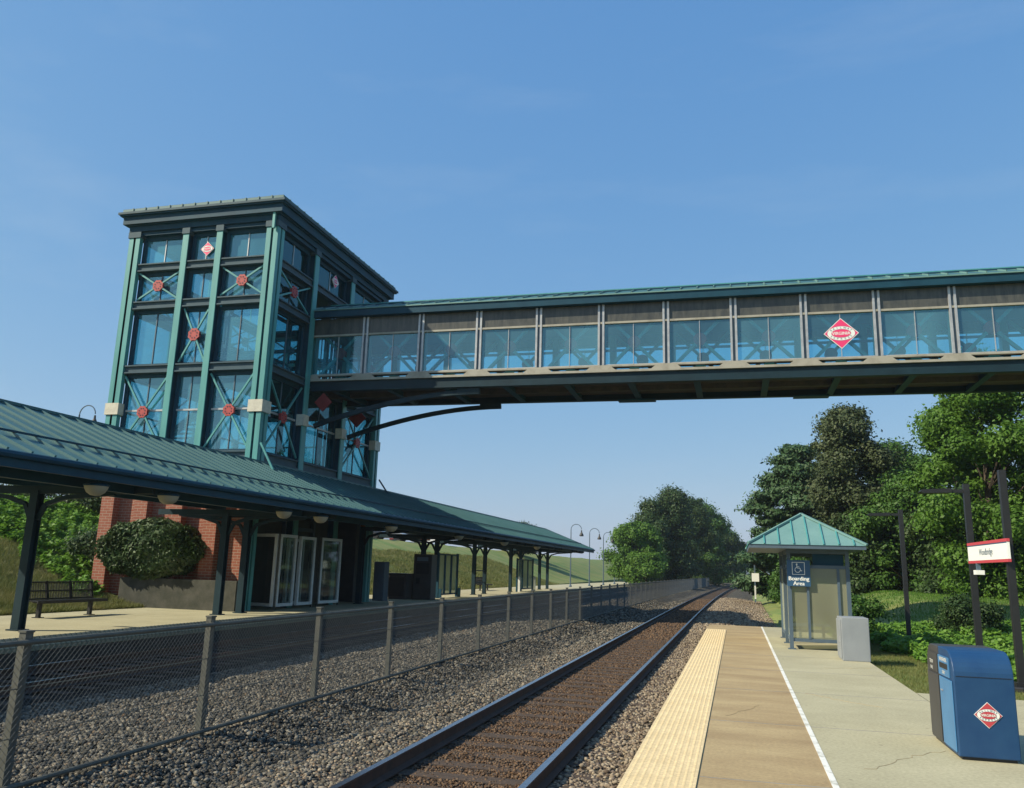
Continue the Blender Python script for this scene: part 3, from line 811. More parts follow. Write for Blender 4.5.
    ro.poly([(b[0][0], b[0][1], z1 + .003), (b[1][0], b[1][1], z1 + .003), R0], ROOF); ro.poly([(b[1][0], b[1][1], z1 + .003), (b[2][0], b[2][1], z1 + .003), R1, R0], ROOF)
    ro.poly([(b[2][0], b[2][1], z1 + .003), (b[3][0], b[3][1], z1 + .003), R1], ROOF); ro.poly([(b[3][0], b[3][1], z1 + .003), (b[0][0], b[0][1], z1 + .003), R0, R1], ROOF)
    for i in range(12):
        x = X0 + .2 + i * .57
        ro.box(x, x + .05, Y0 - e - .03, Y0 - e + .5, z0 + .05, z1 + .015, ROOF)
    for i in range(19):
        y = Y0 + .2 + i * .57
        ro.box(X1 + e - .5, X1 + e + .03, y, y + .05, z0 + .05, z1 + .015, ROOF)
    B(ro, 'roof')
    dp = MB(); dp.box(-16.86, -16.76, Y0 - .16, Y0 - .06, 14.2, 15.2, TEAL); B(dp, 'downpipe')
    # struts to the canopy roof
    k = MB(); k.bar((-16.5, 26.6, 5.9), (-15.9, 26.6, 4.9), .07, .07, TEAL); B(k, 'strut'); k = MB(); k.bar((-16.55, 37.3, 5.7), (-16.1, 37.5, 5.0), .07, .07, TEAL_D); B(k, 'strut')
    return t
tower()
for (lab, F, s) in (
    ('small pink logo diamond inside the top middle window of the tower front', lambda u, v, n: (-19.9 + u, 26.95 - n, 13.72 + v), .30),
    ('red logo diamond under the cornice on the shaded tower side', lambda u, v, n: (-16.92 + n, 32.1 + u, 13.95 + v), .32),
    ('dark red diamond plate under the bridge, nearer the camera', lambda u, v, n: (-15.86 + u, 29.8 - n, 8.01 + v), .38),
    ('dark red diamond plate on the tower beyond the curved bracket', lambda u, v, n: (-16.01 + u, 33.3 - n, 7.99 + v), .42)):
    mb = MB(); diamond(mb, F, s, True, red=SIGNR if 'dark' in lab else LOGOR)
    if 'dark red' in lab:
        DR = mat('dull_red_plate', (.20, .018, .018), .6, 0, (.15, .014, .014))
        mb = MB(); mb.poly([F(-s, 0, 0), F(0, -s, 0), F(s, 0, 0), F(0, s, 0)], DR); mb.poly([F(-s, 0, -.06), F(0, s, -.06), F(s, 0, -.06), F(0, -s, -.06)], DR)
        P = [(-s, 0), (0, -s), (s, 0), (0, s)]
        for i in range(4):
            a, b = P[i], P[(i + 1) % 4]; mb.poly([F(*a, -.06), F(*b, -.06), F(*b, 0), F(*a, 0)], DR)
    tag(mb.build('diamond_sign'), lab, 'sign', 'red diamond signs')

# ------------------------------------------------------------------ footbridge
def bridge():
    t = thing('footbridge', 'enclosed teal footbridge with blue windows crossing above both tracks', 'footbridge', (-16, 32, 0))
    inv = Matrix.Translation(-Vector(t.location))
    def B(mb, name, parent=None, **k):
        o = mb.build(name, None, parent or t, **k)
        if parent is None: o.matrix_parent_inverse = inv
        return o
    XS = -16.95; XE = 22.0; YN, YF = 30.24, 33.66; YM = (YN + YF) / 2
    mull = [-14.40 + 2.42 * i for i in range(15)]
    for side, (yo, s) in (('near', (YN, 1)), ('far', (YF, -1))):
        Y = lambda d: yo + s * d       # d measured inwards
        mb = MB(); mb.box(XS, XE, Y(0), Y(.06), 8.62, 8.955, TEAL_C); mb.box(XS, XE, Y(-.05), Y(.2), 8.56, 8.617, TEAL_C); B(mb, 'edge_beam')
        mb = MB(); mb.box(XS, XE, Y(-.10), Y(.12), 8.96, 9.045, TAN); mb.box(XS, XE, Y(-.06), Y(.10), 9.17, 9.235, TAN)
        for x in [-16.8] + mull:
            mb.prism([(x - .55, 9.047), (x + .55, 9.047), (x + .40, 9.168), (x - .40, 9.168)], 'y', Y(-.09), Y(.08), TAN)
        B(mb, 'sill')
        mb = MB(); mb.box(XS, XE, Y(-.04), Y(.08), 10.85, 10.925, TAN if side == 'near' else ALU); B(mb, 'transom')
        mb = MB(); mb.box(XS, XE, Y(.02), Y(.09), 10.927, 11.62, BROWN)
        B(mb, 'louvre_panel')
        mb = MB(); mb.box(XS, XE, Y(-.26), Y(.0), 11.625, 11.90, TEAL_D); mb.box(XS, XE, Y(-.31), Y(-.2), 11.905, 11.95, ROOF_L); B(mb, 'eave_fascia')
        for x in mull:
            mb = MB()
            for d in (-.085, .085): mb.box(x + d - .038, x + d + .038, Y(-.055), Y(.10), 9.24, 11.61, ALU)
            mb.box(x - .045, x + .045, Y(.0), Y(.08), 9.24, 11.6, SLATE)
            B(mb, 'mullion')
        xs_ = [-16.8] + mull
        for a, b in zip(xs_[:-1], xs_[1:]):
            c = (a + b) / 2
            fr = MB(); fr.box(c - .011, c + .011, Y(.0), Y(.05), 9.24, 10.84, ALU); fr.box(a + .13, b - .13, Y(.0), Y(.05), 9.236, 9.27, ALU); f = B(fr, 'window')
            gp = MB(); gp.poly([(a + .12, Y(.035), 9.25), (b - .12, Y(.035), 9.25), (b - .12, Y(.035), 10.85), (a + .12, Y(.035), 10.85)], GLASS_B); B(gp, 'pane', f)
            # truss inside the glass
            tr = MB(); d = .30 if side == 'near' else .22
            for q in ((a + .1, b - .1, 9.05, 11.3), (b - .1, a + .1, 9.05, 11.3)):
                tr.bar((q[0], Y(d), q[2]), (q[1], Y(d), q[3]), .11, .13, TEAL, (0, 1, 0))
            tr.box(a - .12, a + .12, Y(d - .1), Y(d + .1), 8.95, 11.5, TEAL)
            tr.box(a, b, Y(d + .08), Y(d + .13), 9.86, 9.95, TEAL_D)
            tr.prism([(c - .28, 8.98), (c + .28, 8.98), (c + .14, 9.25), (c - .14, 9.25)], 'y', Y(d - .02), Y(d + .02), TEAL)
            o = B(tr, 'cross_brace')
            hb = MB(); hb.prism([(c + .24 * math.cos(j * math.pi / 8), 10.175 + .24 * math.sin(j * math.pi / 8)) for j in range(16)], 'y', Y(d - .09), Y(d + .09), REDHUB); B(hb, 'hub', o)
    mb = MB(); mb.box(XS, XE, YN + .21, YF - .21, 8.80, 8.92, UNDER); B(mb, 'deck')
    for x in np.arange(XS + 1.2, XE, 2.42):
        mb = MB(); mb.box(x - .06, x + .06, YN + .07, YF - .07, 8.585, 8.797, TEAL_D); mb.box(x - .12, x + .12, YN + .21, YF - .21, 8.565, 8.583, TEAL_D); B(mb, 'cross_beam')
    mb = MB(); mb.box(XS, XE, YM - .1, YM + .1, 8.60, 8.799, UNDER); mb.box(-4.5, -3.0, YF - .4, YF + .1, 8.50, 8.556, TEAL_D); mb.box(2.3, 3.6, YF - .4, YF + .1, 8.50, 8.556, TEAL_D); B(mb, 'utility_pipe')
    mb = MB(); mb.box(XS, XE, YN + .10, YF - .10, 11.30, 11.36, SLATE); B(mb, 'ceiling')
    # roof
    mb = MB()
    zE, zR = 11.955, 12.72
    for a, b in ((YN - .30, YM), (YF + .30, YM)):
        mb.poly([(XS, a, zE), (XE, a, zE), (XE, b, zR), (XS, b, zR)], ROOF); mb.poly([(XS, a, zE - .05), (XE, a, zE - .05), (XE, b, zR - .05), (XS, b, zR - .05)], ROOF)
        for x in np.arange(XS + .2, XE, .6):
            mb.bar((x, a, zE + .03), (x, b, zR + .03), .035, .055, ROOF_L)
        c = (a * .55 + b * .45); mb.bar((XS, c, zE * .55 + zR * .45 + .06), (XE, c, zE * .55 + zR * .45 + .06), .04, .05, TEAL_D)
    mb.box(XS, XE, YM - .09, YM + .09, zR + .01, zR + .06, TEAL); B(mb, 'roof')
    # curved brackets springing from the tower
    for y in (30.42, 33.5):
        pts = []
        for i in range(15):
            a = i / 14; x = -16.5 + 7.0 * a; z = 7.15 + 1.25 * math.sin(a * math.pi / 2) ** .9; pts.append((x, y, z))
        mb = MB()
        for p, q in zip(pts[:-1], pts[1:]): mb.bar(p, Vector(q) + (Vector(q) - Vector(p)) * .03, .14, .18, TEAL_C)  # the brackets' shade against the beam is put into this near-black colour
        mb.box(-10.4, -9.5, y - .09, y + .09, 8.35, 8.55, TEAL_C)
        B(mb, 'curved_bracket')
bridge()
mb = MB(); diamond(mb, lambda u, v, n: (3.76 + u, 30.20 - n, 10.10 + v), .58)
tag(mb.build('diamond_sign'), 'large pink red lettered diamond sign on the footbridge window', 'sign', 'red diamond signs')

# ------------------------------------------------------------------ canopy
def canopy():
    t = thing('platform_canopy', 'long green standing seam canopy on paired posts over the far platform', 'canopy', (-16.6, 10, 0))
    inv = Matrix.Translation(-Vector(t.location))
    def B(mb, name, parent=None, **k):
        o = mb.build(name, None, parent or t, **k)
        if parent is None: o.matrix_parent_inverse = inv
        return o
    YA, YB = 3.0, 77.5; XR, zR = -16.62, 5.22; XE, XW, zE, zW = -12.68, -19.0, 3.57, 4.22
    hole = (26.4, 37.8)
    ye = YB; hip = 3.0
    mb = MB()
    mb.poly([(XE, YA, zE), (XE, ye, zE), (XR, ye - hip, zR), (XR, YA, zR)], ROOF)
    mb.poly([(XE, ye, zE), (XW, ye - 1, zW), (XR, ye - hip, zR)], ROOF)
    mb.poly([(XW, ye - 1, zW), (XW, hole[1], zW), (XR, hole[1], zR), (XR, ye - hip, zR)], ROOF)
    mb.poly([(XW, hole[0], zW), (XW, YA, zW), (XR, YA, zR), (XR, hole[0], zR)], ROOF)
    y = YA + .2
    while y < ye - .1:
        x1 = XR; z1 = zR
        if y > ye - hip: k = (ye - y) / hip; x1 = XE + (XR - XE) * k; z1 = zE + (zR - zE) * k
        mb.bar((XE + .01, y, zE + .02), (x1, y, z1 + .02), .045, .06, ROOF)
        y += .56
    mb.box(XR - .09, XR + .09, YA, ye - hip, zR - .02, zR + .05, ROOF)
    mb.bar((XE, ye, zE + .03), (XR, ye - hip, zR + .03), .12, .06, ROOF)
    B(mb, 'roof')
    mb = MB(); k = .27; xg = XE + (XR - XE) * k; zg = zE + (zR - zE) * k
    mb.bar((xg, YA, zg + .085), (xg, ye - .8, zg + .085), .05, .04, TEAL_D); B(mb, 'snow_guard')
    mb = MB(); mb.box(XE - .05, XE + .03, YA, ye, zE - .30, zE - .012, TEAL_D)
    mb.tube([(XE + .06, YA, zE - .07), (XE + .06, ye, zE - .07)], .075, 8, TEAL_D); B(mb, 'fascia')
    mb = MB(); mb.box(XW, XW + .08, YA, hole[0], zW - .30, zW - .012, TEAL_D); mb.box(XW, XW + .08, hole[1], ye - 1, zW - .30, zW - .012, TEAL_D); B(mb, 'fascia')
    # soffit: corrugated deck
    mb = MB()
    for a, b in ((YA, hole[0]), (hole[1], ye - 1)):
        mb.poly([(XE - .06, a, zE - .07), (XE - .06, b, zE - .07), (XR, b, zR - .10), (XR, a, zR - .10)], UNDER); mb.poly([(XW + .09, a, zW - .07), (XW + .09, b, zW - .07), (XR, b, zR - .10), (XR, a, zR - .10)], UNDER)
    mb.poly([(XE - .06, hole[0], zE - .07), (XE - .06, hole[1], zE - .07), (XR, hole[1], zR - .10), (XR, hole[0], zR - .10)], UNDER)
    y = YA
    while y < ye - 1:
        mb.bar((XE - .07, y, zE - .09), (XR, y, zR - .125), .07, .03, CONC_G)
        y += .2
    B(mb, 'soffit')
    for x, z in ((-13.5, 3.42), (-14.9, 3.56), (-17.6, 3.7), (-18.5, 3.9)):
        mb = MB()
        if x > -16: mb.box(x - .07, x + .07, YA, ye - 1.5, z - .26, z, TEAL_D)
        else: mb.box(x - .07, x + .07, YA, hole[0], z - .26, z, TEAL_D); mb.box(x - .07, x + .07, hole[1], ye - 1.5, z - .26, z, TEAL_D)
        B(mb, 'purlin')
    for y in (8.1, 16.6, 24.5, 25.8, 35.1, 42.9, 45.0, 52.1, 54.5, 61.2, 64.2, 70.8, 73.9):
        x = -16.2; w = .11
        mb = MB()
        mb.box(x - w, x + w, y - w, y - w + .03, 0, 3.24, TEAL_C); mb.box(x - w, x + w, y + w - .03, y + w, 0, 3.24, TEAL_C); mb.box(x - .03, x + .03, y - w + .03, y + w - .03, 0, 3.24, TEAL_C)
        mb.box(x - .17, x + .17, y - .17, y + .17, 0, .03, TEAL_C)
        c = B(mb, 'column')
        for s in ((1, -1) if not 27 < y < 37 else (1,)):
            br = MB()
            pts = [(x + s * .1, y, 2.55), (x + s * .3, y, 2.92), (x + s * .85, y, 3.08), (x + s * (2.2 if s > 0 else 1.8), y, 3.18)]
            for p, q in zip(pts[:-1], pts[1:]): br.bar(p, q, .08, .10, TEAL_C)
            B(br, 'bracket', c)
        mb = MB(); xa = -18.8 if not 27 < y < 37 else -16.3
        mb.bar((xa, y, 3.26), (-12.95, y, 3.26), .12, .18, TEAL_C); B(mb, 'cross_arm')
    for z in (.75, 1.5): B(MB().bar((-16.2, 52.1, z), (-16.2, 54.5, z), .04, .06, TEAL_C), 'tie_bar')
canopy()
def light(y, lab, first=None):
    if first: o = first.copy(); col.objects.link(o); o.children
    mb = MB()
t0 = thing('canopy_light', 'round tan light bowl under the canopy, nearest the camera', 'light', (-12.97, 14.8, 3.17), 'round lights under the canopy')
MB().lathe((0, 0, 0), [(.0, -.20), (.10, -.185), (.18, -.13), (.225, -.05), (.24, .0)], 18, GLOBE).build('diffuser', None, t0, smooth=True)
MB().lathe((0, 0, 0), [(.25, 0), (.26, .03), (.2, .07), (.03, .09), (.03, .16), (0, .16)], 18, TEAL_D).build('housing', None, t0)
for y, lab in ((18.45, 'round tan light bowl under the canopy, second from the camera'), (24.2, 'round tan light bowl under the canopy before the white glass doors'),
               (26.7, 'round tan light bowl under the canopy over the white glass doors'), (33.0, 'round tan light bowl in the dark canopy edge under the bridge'), (42, 'round light bowl under the canopy beside the ticket machine'),
               (51, 'round light bowl under the canopy past the ticket machine'), (60, 'round light bowl under the canopy near the far end')):
    c = copy_tree(t0); c.location = (-12.97, y * .93, 3.17); c['label'] = lab

# ------------------------------------------------------------------ far platform furniture
def frame_panel(mb, p, q, z0, z1, w, m):
    """rectangular frame standing between ground points p and q"""
    P = Vector((*p, 0)); Q = Vector((*q, 0)); d = (Q - P).normalized() * w / 2
    for e, s in ((P, 1), (Q, -1)): c = e + d * s; mb.bar((c.x, c.y, z0), (c.x, c.y, z1), w, w, m)
    for z in (z0 + w / 2, z1 - w / 2):
        a = P + d * 2; b = Q - d * 2; mb.bar((a.x, a.y, z), (b.x, b.y, z), w - .004, w, m)
t = thing('glass_vestibule', 'white framed glass door vestibule under the canopy at the tower foot', 'vestibule', (-16.8, 30, 0))
inv = Matrix.Translation(-Vector(t.location))
for nm, p, q, z0, z1 in (('side_panel', (-17.5, 28.3), (-16.28, 28.0), .12, 2.72), ('door', (-16.25, 28.1), (-16.25, 29.3), .12, 2.72), ('door', (-16.42, 29.0), (-16.42, 30.2), .15, 2.6), ('door', (-16.25, 29.6), (-16.25, 30.8), .12, 2.7), ('side_panel', (-16.25, 31.35), (-16.25, 33.1), .12, 2.72)):
    mb = MB(); frame_panel(mb, p, q, z0, z1, .11, WFRAME); f = mb.build(nm, None, t); f.matrix_parent_inverse = inv
    g_ = MB(); g_.poly([(*p, z0 + .1), (*q, z0 + .1), (*q, z1 - .1), (*p, z1 - .1)], CLEAR); g_.build('pane', None, f)
    for e in (p, q): pass
for p in ((-16.25, 28.05), (-16.25, 30.85), (-16.25, 31.3), (-16.25, 33.15)):
    mb = MB(); mb.box(p[0] - .03, p[0] + .03, p[1] - .03, p[1] + .03, 0, 2.72, GALV)
    o = mb.build('post', None, t); o.matrix_parent_inverse = inv

def windscreen(x0, y0, y1, lab, white):
    t = thing('windscreen', lab, 'windscreen', (x0, (y0 + y1) / 2, 0), 'glass windscreens on the far platform'); inv = Matrix.Translation(-Vector(t.location))
    n = 3; m = WFRAME if white else TEAL_D
    for i in range(n):
        a = y0 + (y1 - y0) * i / n; b = y0 + (y1 - y0) * (i + 1) / n
        mb = MB(); frame_panel(mb, (x0, a + .02), (x0, b - .02), .15, 2.4, .08, TEAL_D); f = mb.build('panel', None, t); f.matrix_parent_inverse = inv
        g_ = MB(); g_.poly([(x0, a + .1, .2), (x0, b - .1, .2), (x0, b - .1, 2.35), (x0, a + .1, 2.35)], FROST); g_.build('pane', None, f)
    for y in (y0, y1):
        mb = MB(); mb.box(x0 - .06, x0 + .06, y - .06, y + .06, 0, 2.45, TEAL_D); mb.box(x0 + .09, x0 + .25, y - .05, y + .05, 0, 1.1 if white else .5, m); o = mb.build('post', None, t); o.matrix_parent_inverse = inv
windscreen(-15.9, 44.5, 47.8, 'dark framed glass windscreen beside the ticket machine', False)
windscreen(-15.9, 62.0, 67.0, 'glass windscreen with low white posts near the canopy end', True)

def bench(loc, lab, first=None):
    if first:
        c = copy_tree(first); c.location = loc; c['label'] = lab; return c
    t = thing('bench', lab, 'bench', loc, 'black benches on the far platform')
    st = MB(); # runs along Y, faces +X, 2.6 m long
    for i in range(6): st.box(-.25 + i * .085, -.18 + i * .085, -1.35, 1.35, .45, .475, BLACK)
    st.box(.255, .29, -1.36, 1.36, .40, .48, BLACK); st.build('seat', None, t)
    bk = MB()
    for i in range(44): y = -1.3 + i * 2.6 / 43; bk.bar((-.27, y, .52), (-.37, y, .95), .018, .018, BLACK)
    for z, x in ((.50, -.265), (.72, -.32), (.96, -.375)): bk.box(x - .02, x + .02, -1.34, 1.34, z - .02, z + .02, BLACK)
    for y in (-1.33, -.45, .45, 1.33): bk.bar((-.27, y, .45), (-.38, y, .99), .07, .05, BLACK)
    bk.build('backrest', None, t)
    for y in (-.98, .98):
        l = MB(); l.box(-.05, .05, y - .05, y + .05, .02, .41, BLACK); l.box(-.22, .24, y - .04, y + .04, .40, .448, BLACK); l.box(-.12, .12, y - .1, y + .1, 0, .02, BLACK); l.build('leg', None, t)
    return t
b0 = bench((-18.95, 21.05, 0), 'long black slatted bench in the sun below the overgrown bank')
bench((-18.6, 62.5, 0), 'small dark bench on the sunlit far platform beyond the ticket machine', b0)

t = thing('ticket_machine', 'dark ticket machine standing in the canopy shade', 'ticket machine', (-15.9, 42.2, 0)); inv = Matrix.Translation(-Vector(t.location))
mb = MB(); mb.box(-16.3, -15.3, 41.8, 42.6, 0, 2.3, DGREY); o = mb.build('cabinet', None, t, bevel=.03); o.matrix_parent_inverse = inv
mb = MB(); mb.box(-16.15, -15.45, 41.77, 41.797, 1.3, 1.85, BLACK); o = mb.build('screen', None, t); o.matrix_parent_inverse = inv
mb = MB(); mb.box(-16.1, -15.5, 41.76, 41.797, 1.95, 2.15, INK); mb.box(-16.1, -15.9, 41.74, 41.797, .8, 1.1, BLACK); o = mb.build('header_panel', None, t); o.matrix_parent_inverse = inv
t = thing('vending_cabinet', 'low dark cabinet left of the ticket machine', 'cabinet', (-17, 41.5, 0)); inv = Matrix.Translation(-Vector(t.location))
mb = MB(); mb.box(-17.6, -16.4, 41.2, 42.2, 0, 1.25, DGREY); mb.box(-17.65, -16.35, 41.15, 42.25, 1.25, 1.3, BLACK); o = mb.build('body', None, t, bevel=.02); o.matrix_parent_inverse = inv
mb = MB(); mb.box(-17.45, -16.55, 41.17, 41.197, .15, 1.1, BLACK); o = mb.build('door', None, t); o.matrix_parent_inverse = inv
t = thing('utility_box', 'tall narrow grey metal box at the far corner of the tower', 'box', (-17, 39, 0)); inv = Matrix.Translation(-Vector(t.location))
mb = MB(); mb.box(-17.1, -16.55, 38.6, 39.2, 0, 1.85, SLATE); o = mb.build('body', None, t, bevel=.02); o.matrix_parent_inverse = inv
mb = MB(); mb.box(-17.03, -16.62, 38.57, 38.597, .1, 1.75, SLATE); o = mb.build('door', None, t); o.matrix_parent_inverse = inv
rw = MB(); rw.box(-21.5, -16.75, 26.3, 26.52, -.05, 1.02, CONC_W)
tag(rw.build('retaining_wall'), 'low grey concrete retaining wall below the dark bush', 'wall')

# shepherd crook lamps
def crook(loc, lab, first=None, flip=1):
    if first:
        c = copy_tree(first); c.location = loc; c['label'] = lab; return c
    t = thing('street_lamp', lab, 'street lamp', loc, 'crook lamps along the far platform')
    p = MB(); p.tube([(0, 0, 0), (0, 0, 1.2), (0, 0, 5.75)], [.075, .065, .045], 8, SLATE)
    p.tube([(.55 - .55 * math.cos(a), 0, 5.75 + .55 * math.sin(a)) for a in np.linspace(0, math.pi * .98, 12)], .035, 6, SLATE); p.lathe((0, 0, 0), [(.15, 0), (.15, .1), (.08, .25)], 10, SLATE)
    p.build('pole', None, t)
    s = MB(); s.lathe((1.1, 0, 5.1), [(.0, .62), (.05, .6), (.07, .4), (.12, .3), (.21, .12), (.22, .0), (.1, -.02), (0, -.02)], 12, BLACK); s.build('lamp_shade', None, t)
    return t
ords = ['with its hook nearest the canopy end', 'second along the far platform', 'third along the far platform', 'before the bright green tree', 'fifth along the far platform', 'farthest along the far platform']
l0 = None
for (x, y, lab) in [(-16.14 - .3, 86, ords[0]), (-15.9, 94.3, ords[1]), (-15.75, 103.6, ords[2]), (-15.7, 113, ords[3]), (-15.3, 122, ords[4]), (-15.0, 131, ords[5])]:
    s = 'slim crook lamp post ' + lab
    l0b = crook((x, y, 0), s, l0); l0 = l0 or l0b
c = copy_tree(l0); c.location = (-36.9, 40, 4.0); c['label'] = 'lone crook lamp on the hill showing above the canopy roof, left'; c['group'] = 'crook lamps along the far platform'
t = thing('platform_sign', 'small blue sign on a post at the far end of the platform', 'sign', (-14.2, 126, 0))
MB().box(-.05, .05, -.05, .05, 0, 2.6, SLATE).build('post', None, t); MB().box(-.9, .9, -.03, .03, 2.6, 3.0, SIGNB).build('board', None, t)

# ------------------------------------------------------------------ cars on the hill top
car_spots = [(-36.5, 66, 0), (-36.7, 70.5, 1), (-36.5, 75, 0), (-36.6, 80, 2), (-36.6, 86, 1), (-36.5, 92, 3), (-36.6, 99, 0)]
car_labels = ['white car parked on the hill top, nearest', 'silver car parked between two white cars on the hill', 'white car parked on the hill between a silver and a dark car', 'dark car parked on the hill top', 'silver car parked beyond the dark car', 'red car parked on the hill top', 'white car parked farthest along the hill']
for (x, y, k), lab in zip(car_spots, car_labels):
    t = thing('parked_car', lab, 'car', (x, y, 4.16), 'cars parked on the hill')
    b = MB(); b.prism([(-2.2, .35), (2.2, .35), (2.25, .75), (1.3, .95), (.7, 1.42), (-1.2, 1.45), (-1.9, 1.0), (-2.25, .9)], 'y', -.85, .85, CARS[k]); b.build('body', None, t, bevel=.05)
    w = MB(); w.prism([(1.15, .98), (.68, 1.36), (-1.15, 1.38), (-1.75, 1.02)], 'y', -.862, .862, CGLASS); w.build('window', None, t)
    for wx in (-1.4, 1.4):
        for wy in (-.8, .8):
            q = MB(); q.prism([(wx + .33 * math.cos(a * math.pi / 6), .33 + .33 * math.sin(a * math.pi / 6)) for a in range(12)], 'y', wy - .1, wy + .1, BLACK); q.build('wheel', None, t)
    t.rotation_euler = (0, 0, 0)
pl = MB(); pl.poly([(-60, 40, 4.19), (-35.3, 40, 4.19), (-34.3, 150, 4.19), (-60, 150, 4.19)], ASPH); struct(pl.build('parking_lot'))

# ------------------------------------------------------------------ boarding shelter
t = thing('boarding_shelter', 'small slate blue waiting shelter with pale green hip roof on the near platform', 'shelter', (1.9, 24, 0)); inv = Matrix.Translation(-Vector(t.location))
def B(mb, name, parent=None, **k):
    o = mb.build(name, None, parent or t, **k)
    if parent is None: o.matrix_parent_inverse = inv
    return o
SX0, SX1, SY0, SY1 = 1.2, 2.66, 22.35, 26.3
for x in (SX0 + .045, SX1 - .045):
    for y in (SY0 + .045, (SY0 + SY1) / 2, SY1 - .045):
        mb = MB(); mb.box(x - .045, x + .045, y - .045, y + .045, 0, 2.42, SLATE); mb.box(x - .09, x + .09, y - .09, y + .09, 0, .02, SLATE); B(mb, 'post')
mb = MB()
mb.box(SX0 + .02, SX1 - .02, SY0 + .01, SY0 + .08, 2.30, 2.43, SLATE); mb.box(SX0 + .02, SX1 - .02, SY1 - .08, SY1 - .01, 2.30, 2.43, SLATE)
for x in (SX0 + .045, SX1 - .045): mb.box(x - .035, x + .035, SY0 + .09, SY1 - .09, 2.301, 2.429, SLATE)
B(mb, 'top_rail')
def wall(nm, p, q, div=None):
    mb = MB(); P = Vector((*p, 0)); Q = Vector((*q, 0))
    for z in (.22, 1.98): mb.bar((P.x, P.y, z), (Q.x, Q.y, z), .05, .08, SLATE)
    L_ = (Q - P).length; n = max(1, round(L_ / .75))
    for i in (div or [k / n for k in range(1, n)]): c = P + (Q - P) * i; mb.bar((c.x, c.y, .26), (c.x, c.y, 1.94), .07, .06, SLATE)
    f = B(mb, nm)
    g_ = MB(); g_.poly([(P.x, P.y, .26), (Q.x, Q.y, .26), (Q.x, Q.y, 1.94), (P.x, P.y, 1.94)], FROST); B(g_, 'pane', f)
wall('front_wall', (SX0 + .09, SY0 + .045), (SX1 - .09, SY0 + .045), [.3, .86])
wall('back_wall', (SX1 - .045, SY0 + .09), (SX1 - .045, SY1 - .09))
wall('end_wall', (SX0 + .09, SY1 - .045), (SX1 - .09, SY1 - .045))
wall('side_wall', (SX0 + .045, SY0 + .09), (SX0 + .045, SY0 + 1.2))
wall('side_wall', (SX0 + .045, SY1 - 1.2), (SX0 + .045, SY1 - .09))
mb = MB(); mb.box(SX0 + .62, SX1 - .12, SY0 + .1, SY0 + .14, 1.70, 2.29, TEAL_D); B(mb, 'header_panel')
ro = MB(); rx0, rx1, ry0, ry1, rz = .28, 3.02, 21.8, 26.9, 2.49; ax_ = (rx0 + rx1) / 2; ap = rz + .81
ro.box(rx0 + .02, rx1 - .02, ry0 + .02, ry1 - .02, rz - .09, rz - .002, SLATE)
A0 = (ax_, ry0 + 1.37, ap); A1 = (ax_, ry1 - 1.37, ap)
c4 = [(rx0, ry0, rz), (rx1, ry0, rz), (rx1, ry1, rz), (rx0, ry1, rz)]
ro.poly([c4[0], c4[1], A0], ROOF_L); ro.poly([c4[1], c4[2], A1, A0], ROOF_L); ro.poly([c4[2], c4[3], A1], ROOF_L); ro.poly([c4[3], c4[0], A0, A1], ROOF_L)
sl = .81 / 1.37
for i in range(-3, 4):
    x = ax_ + i * .345 + .05; dx = abs(x - ax_); yt = ry0 + 1.37 - dx; ro.bar((x, ry0, rz + .015), (x, yt, ap - dx * sl + .015), .028, .04, TEAL)
for i in range(14):
    y = ry0 + .2 + i * .345; dy = max(0, ry0 + 1.37 - y, y - ry1 + 1.37)
    for xe, s in ((rx0, 1), (rx1, -1)): ro.bar((xe, y, rz + .015), (ax_ - s * dy, y, ap - dy * sl + .015), .028, .04, TEAL)
for c, a in zip(c4, (A0, A0, A1, A1)): ro.bar(Vector(c) + Vector((0, 0, .03)), Vector(a) + Vector((0, 0, .03)), .07, .045, ROOF_L)
ro.bar(Vector(A0) + Vector((0, 0, .03)), Vector(A1) + Vector((0, 0, .03)), .08, .05, ROOF_L)
B(ro, 'roof')
mb = MB(); mb.box(1.45, 2.4, 24.9, 25.3, .42, .47, SLATE); mb.box(1.6, 1.66, 25.0, 25.2, 0, .42, SLATE); mb.box(2.2, 2.26, 25.0, 25.2, 0, .42, SLATE); B(mb, 'seat')
# sign
sg = MB(); sx0, sx1, sy = 1.19, 1.74, SY0 - .06
sg.box(sx0, sx1, sy, sy + .02, 1.50, 2.13, SIGNB)
Fs = lambda u, v, n: (sx0 + .275 + u, sy - .003 - n, v)
cy = 1.93
for a in ((-.15, .15, .14, .152), (-.15, .15, -.152, -.14), (-.15, -.138, -.14, .14), (.138, .15, -.14, .14)):
    sg.poly([Fs(a[0], cy + a[2], 0), Fs(a[1], cy + a[2], 0), Fs(a[1], cy + a[3], 0), Fs(a[0], cy + a[3], 0)], SIGNW)
def stroke(pts, w):
    for (a, b), (c, d) in zip(pts[:-1], pts[1:]):
        l = math.hypot(c - a, d - b); nx_, ny_ = -(d - b) / l * w / 2, (c - a) / l * w / 2
        sg.poly([Fs(a + nx_, cy + b + ny_, .001), Fs(c + nx_, cy + d + ny_, .001), Fs(c - nx_, cy + d - ny_, .001), Fs(a - nx_, cy + b - ny_, .001)], SIGNW)
sg.poly([Fs(-.035 + .02 * math.cos(i * .52), cy + .10 + .02 * math.sin(i * .52), .001) for i in range(12)], SIGNW)
stroke([(-.035, .08), (-.03, .01), (.035, .01), (.06, -.06), (.085, -.05)], .016); stroke([(-.03, .045), (.025, .045)], .012)
stroke([(-.02 + .062 * math.cos(a), -.035 + .062 * math.sin(a)) for a in np.linspace(1.9, 6.1, 14)], .013)
